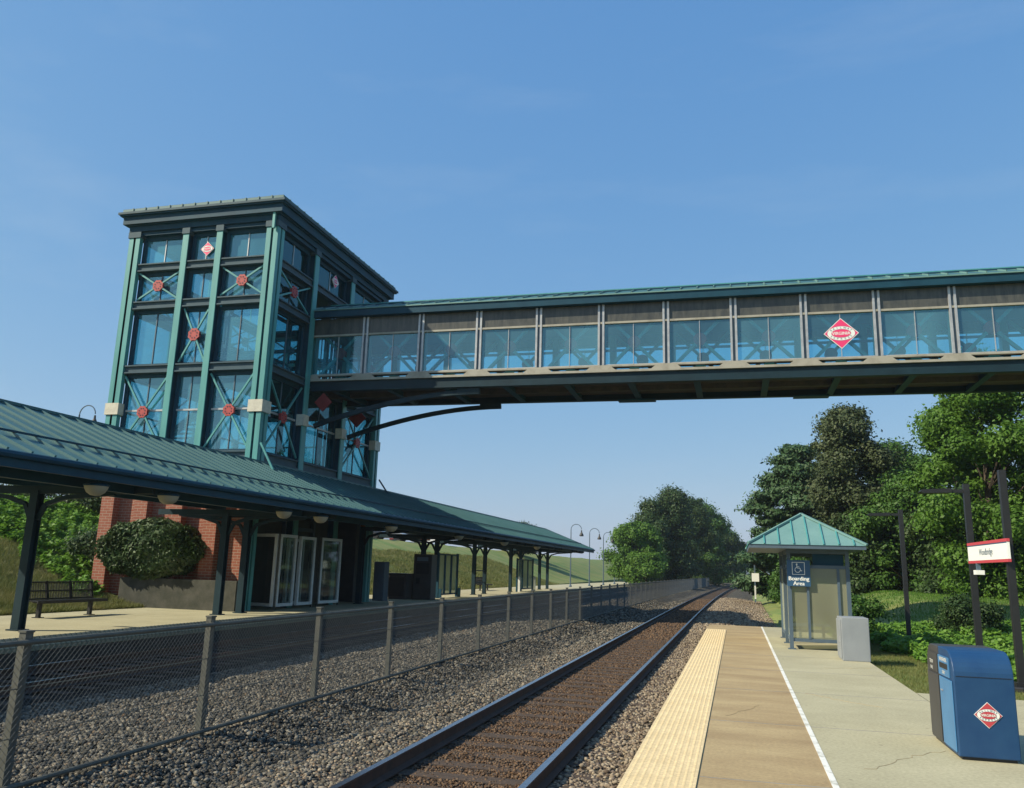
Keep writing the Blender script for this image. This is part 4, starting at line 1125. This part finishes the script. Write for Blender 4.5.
add_text(sg, 'Boarding', .135, SIGNW, lambda u, v, n: Fs(u, v, .001 + n), 0, 1.68, bold=.004); add_text(sg, 'Area', .135, SIGNW, lambda u, v, n: Fs(u, v, .001 + n), 0, 1.565, bold=.004)
tag(sg.build('boarding_sign'), 'blue Boarding Area sign with wheelchair symbol on the shelter corner post', 'sign')

# grey cabinet beside the shelter
t = thing('utility_cabinet', 'plain light grey metal cabinet at the right of the shelter', 'cabinet', (2.42, 20.2, 0), rz=0); inv = Matrix.Translation(-Vector(t.location))
mb = MB(); mb.box(2.14, 2.70, 19.95, 20.75, .0, .90, BOXG); o = mb.build('body', None, t, bevel=.012); o.matrix_parent_inverse = inv
mb = MB(); mb.box(2.118, 2.138, 19.99, 20.71, .05, .85, BOXG); d_ = mb.build('door', None, t, bevel=.004); d_.matrix_parent_inverse = inv
MB().box(2.10, 2.117, 20.1, 20.13, .38, .5, ALU).build('handle', None, d_)

# ------------------------------------------------------------------ recycling bin
t = thing('recycling_bin', 'blue and dark grey waste bin with curved top and red diamond emblem', 'bin', (2.38, 10.4, 0)); inv = Matrix.Translation(-Vector(t.location))
BX0, BX1, BY0, BY1, BZ = 2.10, 2.655, 9.82, 11.05, 1.055
def bprof(y0, y1, rf, rb):
    T = BZ - .01; p = [(y0, .03), (y1, .03)]
    if rb: p += [(y1 - rb + rb * math.cos(i / 8 * math.pi / 2), T - rb + rb * math.sin(i / 8 * math.pi / 2)) for i in range(9)]
    else: p.append((y1, T))
    if rf: p += [(y0 + rf - rf * math.sin(i / 8 * math.pi / 2), T - rf + rf * math.cos(i / 8 * math.pi / 2)) for i in range(9)]
    else: p.append((y0, T))
    return p
mb = MB(); mb.prism(bprof(BY0, BY0 + .62, .25, 0), 'x', BX0, BX1, BIN_B); o = mb.build('body', None, t, bevel=.010); o.matrix_parent_inverse = inv
mb = MB(); mb.prism(bprof(BY0 + .625, BY1, 0, .25), 'x', BX0, BX1, DGREY); o = mb.build('waste_body', None, t, bevel=.010); o.matrix_parent_inverse = inv
mb = MB(); mb.box(BX0 + .03, BX1 - .03, BY0 + .03, BY1 - .03, 0, .03, BLACK); o = mb.build('base', None, t); o.matrix_parent_inverse = inv
mb = MB(); mb.box(BX0 - .012, BX0 - .002, BY0 + .05, BY0 + .60, .06, .74, BIN_L); d_ = mb.build('door', None, t, bevel=.004); d_.matrix_parent_inverse = inv
MB().box(BX0 - .022, BX0 - .0125, BY0 + .44, BY0 + .52, .60, .612, ALU).build('handle', None, d_)
mb = MB(); mb.box(BX0 - .012, BX0 - .002, BY0 + .66, BY1 - .05, .06, .74, DGREY); d_ = mb.build('door', None, t, bevel=.004); d_.matrix_parent_inverse = inv
mb = MB(); mb.box(BX0 - .012, BX0 - .002, BY0 + .13, BY0 + .60, .76, .96, BIN_L); mb.box(BX0 - .014, BX0 - .0125, BY0 + .18, BY0 + .54, .835, .89, BLACK)
Fb = lambda u, v, n: (BX0 - .0135 - n, BY0 + .36 - u, v)
add_text(mb, 'NEWSPAPERS', .055, SIGNW, Fb, 0, .925, bold=.002); add_text(mb, 'ONLY', .05, SIGNW, Fb, 0, .795, bold=.002)
o = mb.build('slot_panel', None, t); o.matrix_parent_inverse = inv
mb = MB(); mb.box(BX0 - .012, BX0 - .002, BY0 + .66, BY1 - .13, .76, .96, DGREY); Fb2 = lambda u, v, n: (BX0 - .0135 - n, BY0 + .93 - u, v)
add_text(mb, 'TRASH', .055, SIGNW, Fb2, 0, .86, bold=.002); add_text(mb, 'ONLY', .05, SIGNW, Fb2, 0, .795, bold=.002)
o = mb.build('slot_panel', None, t); o.matrix_parent_inverse = inv
mb = MB(); mb.box(BX0 + .02, BX1 - .02, BY0 - .004, BY0 - .001, .795, .80, BLACK)
diamond(mb, lambda u, v, n: (BX0 + .29 + u, BY0 - .006 - n, .44 + v), .13, True, plate=.003, red=SIGNR)
o = mb.build('emblem', None, t); o.matrix_parent_inverse = inv

# ------------------------------------------------------------------ near platform lamps, station name sign
def shoebox(loc, lab, first=None, arm=True):
    if first: c = copy_tree(first); c.location = loc; c['label'] = lab; return c
    t = thing('lamp_post', lab, 'lamp post', loc, 'black square lamp posts right of the near platform')
    p = MB(); p.box(-.06, .06, -.06, .06, .0, 4.05, BLACK); p.box(-.12, .12, -.12, .12, .12, .2, BLACK); p.build('pole', None, t)
    f = MB(); f.lathe((0, 0, -.25), [(.24, 0), (.24, .36), (.22, .38), (0, .38)], 14, BLACK); f.build('footing', None, t)
    if arm:
        a = MB(); a.box(-.32, -.06, -.03, .03, 3.86, 3.93, BLACK); a.build('arm', None, t)
        h = MB(); h.prism([(-.95, 3.87), (-.9, 3.92), (-.36, 3.945), (-.32, 3.94), (-.32, 3.85), (-.9, 3.84)], 'y', -.16, .16, BLACK); h.build('lamp_head', None, t)
    return t
s0 = shoebox((4.9, 28.1, -.22), 'black lamp post standing alone behind the shelter hedge')
shoebox((4.92, 20.4, -.22), 'black lamp post carrying the left end of the white name board', s0)
s3 = shoebox((4.92, 17.75, -.22), 'black post carrying the right end of the white name board', None, arm=False)
t = thing('station_name_sign', 'white station name board with red bands between two black posts', 'sign', (4.75, 18.9, 2.3)); inv = Matrix.Translation(-Vector(t.location))
mb = MB(); mb.box(4.805, 4.85, 17.42, 20.2, 2.165, 2.475, SIGNW); o = mb.build('board', None, t); o.matrix_parent_inverse = inv
mb = MB(); mb.box(4.80, 4.853, 17.41, 20.21, 2.478, 2.535, SIGNR); mb.box(4.80, 4.853, 17.41, 20.21, 2.11, 2.162, SIGNR); mb.box(4.803, 4.804, 17.43, 20.19, 2.455, 2.474, SIGNB)
o = mb.build('band', None, t); o.matrix_parent_inverse = inv
mb = MB(); add_text(mb, 'Woodbridge', .185, INK, lambda u, v, n: (4.8035 - n, 18.85 - u, v), 0, 2.32, bold=.006); o = mb.build('lettering', None, t); o.matrix_parent_inverse = inv
mb = MB(); mb.box(4.76, 4.92, 19.5, 19.7, 1.88, 1.97, SIGNW); mb.box(4.80, 4.87, 19.55, 19.65, 1.97, 2.11, SLATE); tag(mb.build('speaker_box'), 'small white box hanging under the left end of the name board', 'speaker')
t = thing('milepost', 'small white trackside marker board on a post beyond the platform', 'sign', (1.25, 66, -.25))
MB().box(-.05, .05, -.05, .05, 0, 2.7, SLATE).box(-.055, .055, -.055, .055, .25, 1.2, WHITE).build('post', None, t); MB().box(-.22, .3, -.02, -.055, 1.5, 2.1, SIGNW).build('board', None, t)

# ------------------------------------------------------------------ haze
hz = MB().box(-1400, 1400, -700, 1500, -2.5, 60).build('haze')
hm = bpy.data.materials.new('haze'); hm.use_nodes = True; hn = hm.node_tree.nodes; hn.remove(hn['Principled BSDF'])
pv = hn.new('ShaderNodeVolumePrincipled'); pv.inputs['Density'].default_value = .0003; pv.inputs['Color'].default_value = (.82, .90, 1, 1); pv.inputs['Anisotropy'].default_value = .3
hm.node_tree.links.new(pv.outputs[0], hn['Material Output'].inputs['Volume'])
hz.data.materials.clear(); hz.data.materials.append(hm); stuff(hz, 'thin blue summer haze over the whole station', 'haze')

# ------------------------------------------------------------------ vegetation
def leaves(P, Nrm, size, asp=1.5):
    """quads at P facing roughly Nrm"""
    n = len(P)
    r = rng.standard_normal((n, 3)); t1 = np.cross(Nrm, r); t1 /= np.linalg.norm(t1, axis=1, keepdims=True) + 1e-9
    t2 = np.cross(Nrm, t1); t2 /= np.linalg.norm(t2, axis=1, keepdims=True) + 1e-9
    s = size[:, None] if np.ndim(size) else size
    a = t1 * s * .5 * asp; b = t2 * s * .5
    return np.stack([P - a, P + b * .9 - a * .1, P + a, P - b * .9 + a * .05], 1).reshape(-1, 3)
def crown_pts(h0, h1, rad, nclump, clump_r, nleaf, shape='round', squash=.75, jag=.25):
    C = []; R = []
    for i in range(nclump):
        f = rng.random() ** .85
        z = h0 + (h1 - h0) * f
        if shape == 'round': env = math.sqrt(max(.02, 1 - (2 * f - .85) ** 2 / 1.35))
        elif shape == 'cone': env = max(.08, (1 - f) ** .6) * (1.0 if f > .08 else .8) * (.86 + .28 * math.sin(f * 34) * .5 + .07)
        elif shape == 'column': env = min(1, (1 - f) * 2.6 + .12) * (.75 + .25 * min(1, f * 5))
        elif shape == 'tall': env = min(1, .45 + f * 1.6) * math.sqrt(max(.03, 1 - f ** 2.6))
        rr = rad * env * (1 + jag * rng.standard_normal() * .6) * (rng.random() ** .35)
        a = rng.random() * 6.283
        C.append((rr * math.cos(a), rr * math.sin(a), z)); R.append(clump_r * (.35 + .95 * rng.random() ** 1.3))
    for i in range(nclump // 3):        # stray sprays that break the outline
        k = rng.integers(0, nclump); c = C[k]; l = math.hypot(c[0], c[1]) + 1e-6; e = clump_r * (.25 + .5 * rng.random())
        C.append((c[0] * (1 + e / l * .8), c[1] * (1 + e / l * .8), c[2] + e * (.2 + .7 * rng.random()) * (1 if c[2] > (h0 + h1) / 2 else .4))); R.append(clump_r * (.22 + .2 * rng.random()))
    nclump = len(C); C = np.array(C); R = np.array(R)
    w = R ** 1.8; k = rng.choice(nclump, nleaf, p=w / w.sum())
    d = rng.standard_normal((nleaf, 3)); d /= np.linalg.norm(d, axis=1, keepdims=True)
    rad_ = np.where(rng.random(nleaf) < .7, rng.random(nleaf) ** .5, .9 + .30 * rng.exponential(1, nleaf).clip(0, 2.2))
    P = C[k] + d * (R[k] * rad_)[:, None] * np.array([1, 1, squash])
    Nn = d + .55 * rng.standard_normal((nleaf, 3)) + np.array([0, 0, .45]); Nn /= np.linalg.norm(Nn, axis=1, keepdims=True)
    return C, P, Nn
def tree(x, y, h, rad, label, leafm, zb=None, h0=1.2, nclump=90, clump_r=.9, nleaf=16000, leaf=.24, shape='round', squash=.7, group='trees', trunk_r=.2, cat='tree', name='tree', jag=.25, asp=1.5):
    zb = float(H(x, y)) if zb is None else zb
    t = thing(name, label, cat, (x, y, zb), group)
    leaf *= .56; nleaf = int(nleaf * 2.6)
    C, P, Nn = crown_pts(h0, h - clump_r * .5, rad - clump_r * .4, nclump, clump_r, nleaf, shape, squash, jag)
    np_mesh('crown', leaves(P, Nn, leaf * (.6 + .8 * rng.random(nleaf)), asp), 4, leafm, t)
    tb = MB(); pts = []; n = 6
    for i in range(n + 1): f = i / n; pts.append((math.sin(f * 3 + x) * .12 * f * h / 6, math.cos(f * 2.5 + y) * .12 * f * h / 6, -.3 + (h * .86 + .3) * f))
    tb.tube(pts, [trunk_r * (1 - .85 * i / n) for i in range(n + 1)], 8, BARK)
    for j in range(min(len(C), 22)):
        c = C[j]; f = max(.12, min(.85, (c[2] - .25 * math.hypot(c[0], c[1]) * .9) / h)); i = min(n - 1, int(f * n)); b = Vector(pts[i])
        mid = (b + Vector(c)) / 2 + Vector((0, 0, .15)); r0 = trunk_r * (1 - .85 * f) * .5
        tb.tube([b, mid, Vector(c)], [r0, r0 * .6, r0 * .2], 5, BARK)
    tb.build('trunk', None, t)
    return t

# right hand trees
tree(4.7, 68, 12.0, 6.2, 'dark layered pine tree with spreading left edge behind the shelter', LF_PINE, h0=.3, nclump=170, clump_r=.95, nleaf=34000, leaf=.26, shape='cone', squash=.35, asp=2.2, group='trees right of the near track', trunk_r=.3, jag=.35)
tree(7.3, 60, 12.6, 2.7, 'tall dense olive green tree just right of the pine', LF_BROWN, h0=.2, nclump=140, clump_r=1.0, nleaf=34000, leaf=.24, shape='tall', group='trees right of the near track', trunk_r=.3)
tree(11.2, 66, 10.9, 2.5, 'narrow mid green tree rising in the gap between the two tall groups', LF_MID, h0=.2, nclump=80, clump_r=.95, nleaf=20000, shape='tall', group='trees right of the near track')
tree(10.4, 56, 7.0, 2.9, 'light green bushy tree behind the lone lamp post', LF_MID, h0=.2, nclump=90, clump_r=.85, nleaf=22000, group='trees right of the near track', shape='round')
tree(13.9, 60, 12.2, 3.4, 'yellowish green tree in the middle of the right hand trees', LF_MID, h0=.2, nclump=90, clump_r=1.0, nleaf=22000, group='trees right of the near track', shape='tall')
tree(12.5, 48, 12.6, 3.5, 'tall bright green tree rising to the bridge at right', LF_BRIGHT, h0=.3, nclump=130, clump_r=.95, nleaf=36000, group='trees right of the near track', shape='tall', trunk_r=.28)
tree(16.6, 47, 12.2, 3.3, 'big dark green tree with sky gaps at the right edge', LF_MID, h0=.3, nclump=90, clump_r=.95, nleaf=24000, group='trees right of the near track', shape='tall', trunk_r=.28)
tree(12.6, 52, 6.2, 3.2, 'low dark tree under the tall bright tree', LF_DARK, h0=.1, nclump=90, clump_r=.9, nleaf=20000, group='trees right of the near track')
tree(18.6, 54, 7.5, 3.6, 'dark bushy tree low at the right edge of the wood', LF_DARK, h0=.1, nclump=90, clump_r=1.0, nleaf=20000, group='trees right of the near track')
tree(8.6, 58, 5.0, 3.2, 'dark low tree right behind the shelter roof', LF_DARK, h0=.1, nclump=80, clump_r=.9, nleaf=18000, group='trees right of the near track')
tree(21.5, 58, 11.0, 3.8, 'mid green tree just past the right edge', LF_MID, h0=.3, nclump=80, clump_r=1.0, nleaf=16000, group='trees right of the near track')
tree(3.7, 58, 3.0, 1.5, 'rounded green bush beside the gravel left of the shelter', LF_MID, h0=.1, nclump=50, clump_r=.6, nleaf=9000, leaf=.18, name='bush', cat='bush', group='bushes')
tree(3.4, 42, 1.6, 1.1, 'small bush behind the shelter beside the track', LF_MID, h0=.05, nclump=40, clump_r=.45, nleaf=6000, leaf=.14, name='bush', cat='bush', group='bushes')
for i, (x, y, h, r, lm, lab) in enumerate([(11, 120, 9, 4.5, LF_DARK, 'hazy tree right of the far track bend'), (10, 160, 9, 5, LF_MID, 'second hazy tree along the far track bend'), (17, 205, 10, 6, LF_DARK, 'far tree closing the view right of the track bend'),
                        (13, 262, 9, 6, LF_MID, 'farthest tree where the track disappears'), (24, 275, 11, 7, LF_DARK, 'large far tree behind the track bend'), (30, 150, 10, 6, LF_DARK, 'far tree behind the right hand wood')]):
    tree(x, y, h, r, lab, lm, h0=.0, nclump=70, clump_r=1.3, nleaf=9000, leaf=.42, group='far trees by the bend')
# left hand wood beyond the platform
tree(-12.1, 106, 8.0, 3.2, 'bright light green tree at the end of the far platform', LF_BRIGHT, zb=0, h0=.6, nclump=110, clump_r=.95, nleaf=20000, leaf=.32, group='trees left of the track')
tree(-10.6, 103, 4.8, 2.0, 'low bright green sapling in front of the dark wood', LF_BRIGHT, zb=0, h0=.4, nclump=60, clump_r=.8, nleaf=10000, leaf=.3, group='trees left of the track')
tree(-11.4, 120, 11.6, 3.0, 'dark tree with pointed tops behind the bright tree', LF_DARK, zb=0, h0=.5, nclump=100, clump_r=1.1, nleaf=16000, leaf=.34, shape='tall', group='trees left of the track')
tree(-8.7, 122, 13.4, 3.3, 'tallest dark tree left of the track', LF_DARK, zb=0, h0=.3, nclump=110, clump_r=1.2, nleaf=20000, leaf=.34, shape='tall', group='trees left of the track')
tree(-7.0, 134, 13.2, 4.2, 'dark rounded tree beside the end of the fence', LF_DARK, zb=0, h0=.2, nclump=100, clump_r=1.3, nleaf=18000, leaf=.36, group='trees left of the track')
tree(-5.8, 150, 13.6, 5.0, 'broad dark green tree left of the track bend', LF_MID, zb=0, h0=.0, nclump=110, clump_r=1.4, nleaf=18000, leaf=.38, group='trees left of the track')
tree(-4.2, 172, 12.2, 5.0, 'dark green tree farther along the left of the bend', LF_DARK, zb=0, h0=.0, nclump=100, clump_r=1.4, nleaf=15000, leaf=.4, group='trees left of the track')
tree(-2.6, 198, 11.4, 5.0, 'mid green tree near where the track bends away', LF_MID, zb=0, h0=.0, nclump=100, clump_r=1.5, nleaf=13000, leaf=.42, group='trees left of the track')
tree(-.4, 232, 10, 5.2, 'last dark tree left of the bending track', LF_DARK, zb=0, h0=.0, nclump=90, clump_r=1.5, nleaf=12000, leaf=.45, group='trees left of the track')
tree(-12.4, 140, 9.5, 3.6, 'dark tree behind the far lamp posts', LF_DARK, zb=0, h0=.2, nclump=80, clump_r=1.2, nleaf=12000, leaf=.36, group='trees left of the track')
for x, y, h, lab in ((-30, 118, 4.4, 'small tree on the hill just above the canopy end'), (-32, 124, 3.6, 'low tree on the hill left of the canopy end tree')):
    tree(x, y, h, 2.6, lab, LF_DARK, zb=3.8, h0=.2, nclump=50, clump_r=.8, nleaf=6000, leaf=.28, group='trees on the hill')
for x, y, h, r, lab in ((-32.5, 38, 2.6, 2.2, 'dark bush on top of the bank near the brick base'), (-38, 39, 3.0, 2.4, 'dark bush on the bank at the far left'), (-25.2, 29.5, 1.5, 1.0, 'small bush against the left end of the brick base')):
    tree(x, y, h, r, lab, LF_DARK, h0=.1, nclump=50, clump_r=.6, nleaf=9000, leaf=.15, name='bush', cat='bush', group='bushes on the bank')
# dark bush on the retaining wall
t = thing('bush', 'large dark bush with pale leaf tips over the grey retaining wall', 'bush', (-20.6, 26.75, 0))
n = 30000
d = rng.standard_normal((n, 3)); d /= np.linalg.norm(d, axis=1, keepdims=True); rad_ = rng.random((n, 1)) ** .22
lob = 1 + .10 * np.sin(d[:, :1] * 7 + 1) * np.cos(d[:, 2:3] * 6) + .05 * np.sin(d[:, 1:2] * 15)
P = np.sign(d) * np.abs(d) ** np.array([.8, 1, .8]) * rad_ * lob * np.array([2.0, .85, 1.0]) + np.array([0, -.2, 2.05])
P = P[P[:, 2] > .85]; n = len(P); Nn = (P - np.array([0, 0, 1.6])); Nn /= np.linalg.norm(Nn, axis=1, keepdims=True); Nn = Nn + .6 * rng.standard_normal((n, 3)); Nn /= np.linalg.norm(Nn, axis=1, keepdims=True)
np_mesh('crown', leaves(P, Nn, .10 * (.6 + .8 * rng.random(n)), 2.0), 4, LF_GREY, t)
tb = MB()
for i in range(16):
    a = i * .4; tb.tube([(math.cos(a) * .3, math.sin(a) * .2, .0), (math.cos(a) * .9, math.sin(a) * .35, 1.2), (math.cos(a) * 1.6, math.sin(a) * .5, 2.2)], [.035, .025, .008], 5, BARK)
tb.build('stem', None, t)

def cover(name, label, f, n, leafm, size, hgt, cat='ground cover', lump=.8):
    """leafy ground cover; f(n) returns x, y samples"""
    x, y = f(n); n = len(x)
    z = H(x, y); lum = np.clip(vnoise(x, y, .55, 9) * .5 + .5 + .3 * vnoise(x, y, .2, 4), .1, 1.6)
    P = np.stack([x, y, z + hgt * lum * rng.random(n) ** lump], -1)
    Nn = np.array([-.25, -.15, 1.0]) + .5 * rng.standard_normal((n, 3)); Nn /= np.linalg.norm(Nn, axis=1, keepdims=True)
    return stuff(np_mesh(name, leaves(P, Nn, size * (.6 + .8 * rng.random(n)), 1.2), 4, leafm), label, cat)
def kudzu(n):
    x = -36 + 15.2 * rng.random(n); y = 22 + 15 * rng.random(n)
    k = (x > -20.9 - 6.5 * sm((26.5 - y) / 5)) == False
    k &= ~((x > -23.3) & (y > 26.6)) & ~((x > -22.3) & (y > 25.6)); k &= (y > 24.9 + (-21.5 - x) * .33 + .6 * vnoise(x, y, .8, 2))
    return x[k], y[k]
cover('bank_creeper', 'bright green creeper covering the bank left of the brick base', kudzu, 110000, LF_VINE, .14, .55)
def hedge(n):
    x = 3.0 + 9 * rng.random(n); y = 18.2 + 16 * rng.random(n)
    k = (x > 4.0 + .5 * vnoise(x, y, .9, 3) - (y - 24) * .07) & (x < 7.6 + (y - 20) * .12 + .6 * vnoise(x, y, 1.1, 6)) & ((y > 20.9) | (x > 4.9)) 
    return x[k], y[k]
cover('verge_creeper', 'bright green leafy ground cover between the platform and the mown field', hedge, 150000, LF_VINE, .10, .42)
tree(7.3, 31.5, 1.25, .9, 'dark round shrub in the bright ground cover', LF_DARK, h0=.05, nclump=36, clump_r=.38, nleaf=6500, leaf=.1, name='shrub', cat='shrub', group='shrubs')
tree(2.95, 25.6, .95, .45, 'weedy shrub between the shelter and the ground cover', LF_BRIGHT, h0=.05, nclump=26, clump_r=.25, nleaf=3500, leaf=.09, name='shrub', cat='shrub', group='shrubs')
tree(3.6, 29.5, 1.3, .8, 'pale green shrub behind the shelter corner', LF_MID, h0=.05, nclump=30, clump_r=.35, nleaf=5000, leaf=.11, name='shrub', cat='shrub', group='shrubs')
tree(7.9, 22.2, 2.0, .7, 'thin twiggy shrub at the right edge beside the post', LF_GREY, h0=.2, nclump=30, clump_r=.35, nleaf=3500, leaf=.09, name='shrub', cat='shrub', group='shrubs')
# grass blades on the verge and on the bank
def blades(name, label, f, n, h, w, m):
    x, y = f(n); n = len(x); z = H(x, y)
    a = rng.random(n) * 6.283; L_ = h * (.5 + rng.random(n)); lean = rng.normal(0, .35, (n, 2))
    P = np.stack([x, y, z - .01], -1); d = np.stack([np.cos(a), np.sin(a), 0 * a], -1) * w
    tip = P + np.stack([lean[:, 0] * L_, lean[:, 1] * L_, L_], -1)
    return stuff(np_mesh(name, np.stack([P - d, P + d, tip], 1).reshape(-1, 3), 3, m), label, 'grass')
def fr(n):
    x = 2.7 + 3.2 * rng.random(n); y = 15.2 + 14 * rng.random(n); return x, y
blades('grass', 'short dry grass beside the near platform', fr, 60000, .06, .005, LF_STRAW)
def fl(n):
    x = -20.35 - 7.5 * rng.random(n) ** 1.4; y = 16 + 13 * rng.random(n); k = ~((x > -23.6) & (y > 26.4)); return x[k], y[k]
blades('bank_grass', 'rough dry grass on the bank behind the black bench', fl, 90000, .16, .010, LF_STRAW)
def fh(n):
    x = -20.35 - 9.5 * rng.random(n); y = 38 + 60 * rng.random(n) ** 1.3; return x + offa(y) * .6, y
blades('hill_grass', 'dry green grass on the hillside behind the far platform', fh, 120000, .18, .022, LF_STRAW)
def ff(n):
    x = 6 + 22 * rng.random(n); y = 26 + 34 * rng.random(n); return x, y
blades('field_grass', 'mown green grass of the field at right', ff, 90000, .10, .014, LF_BRIGHT)
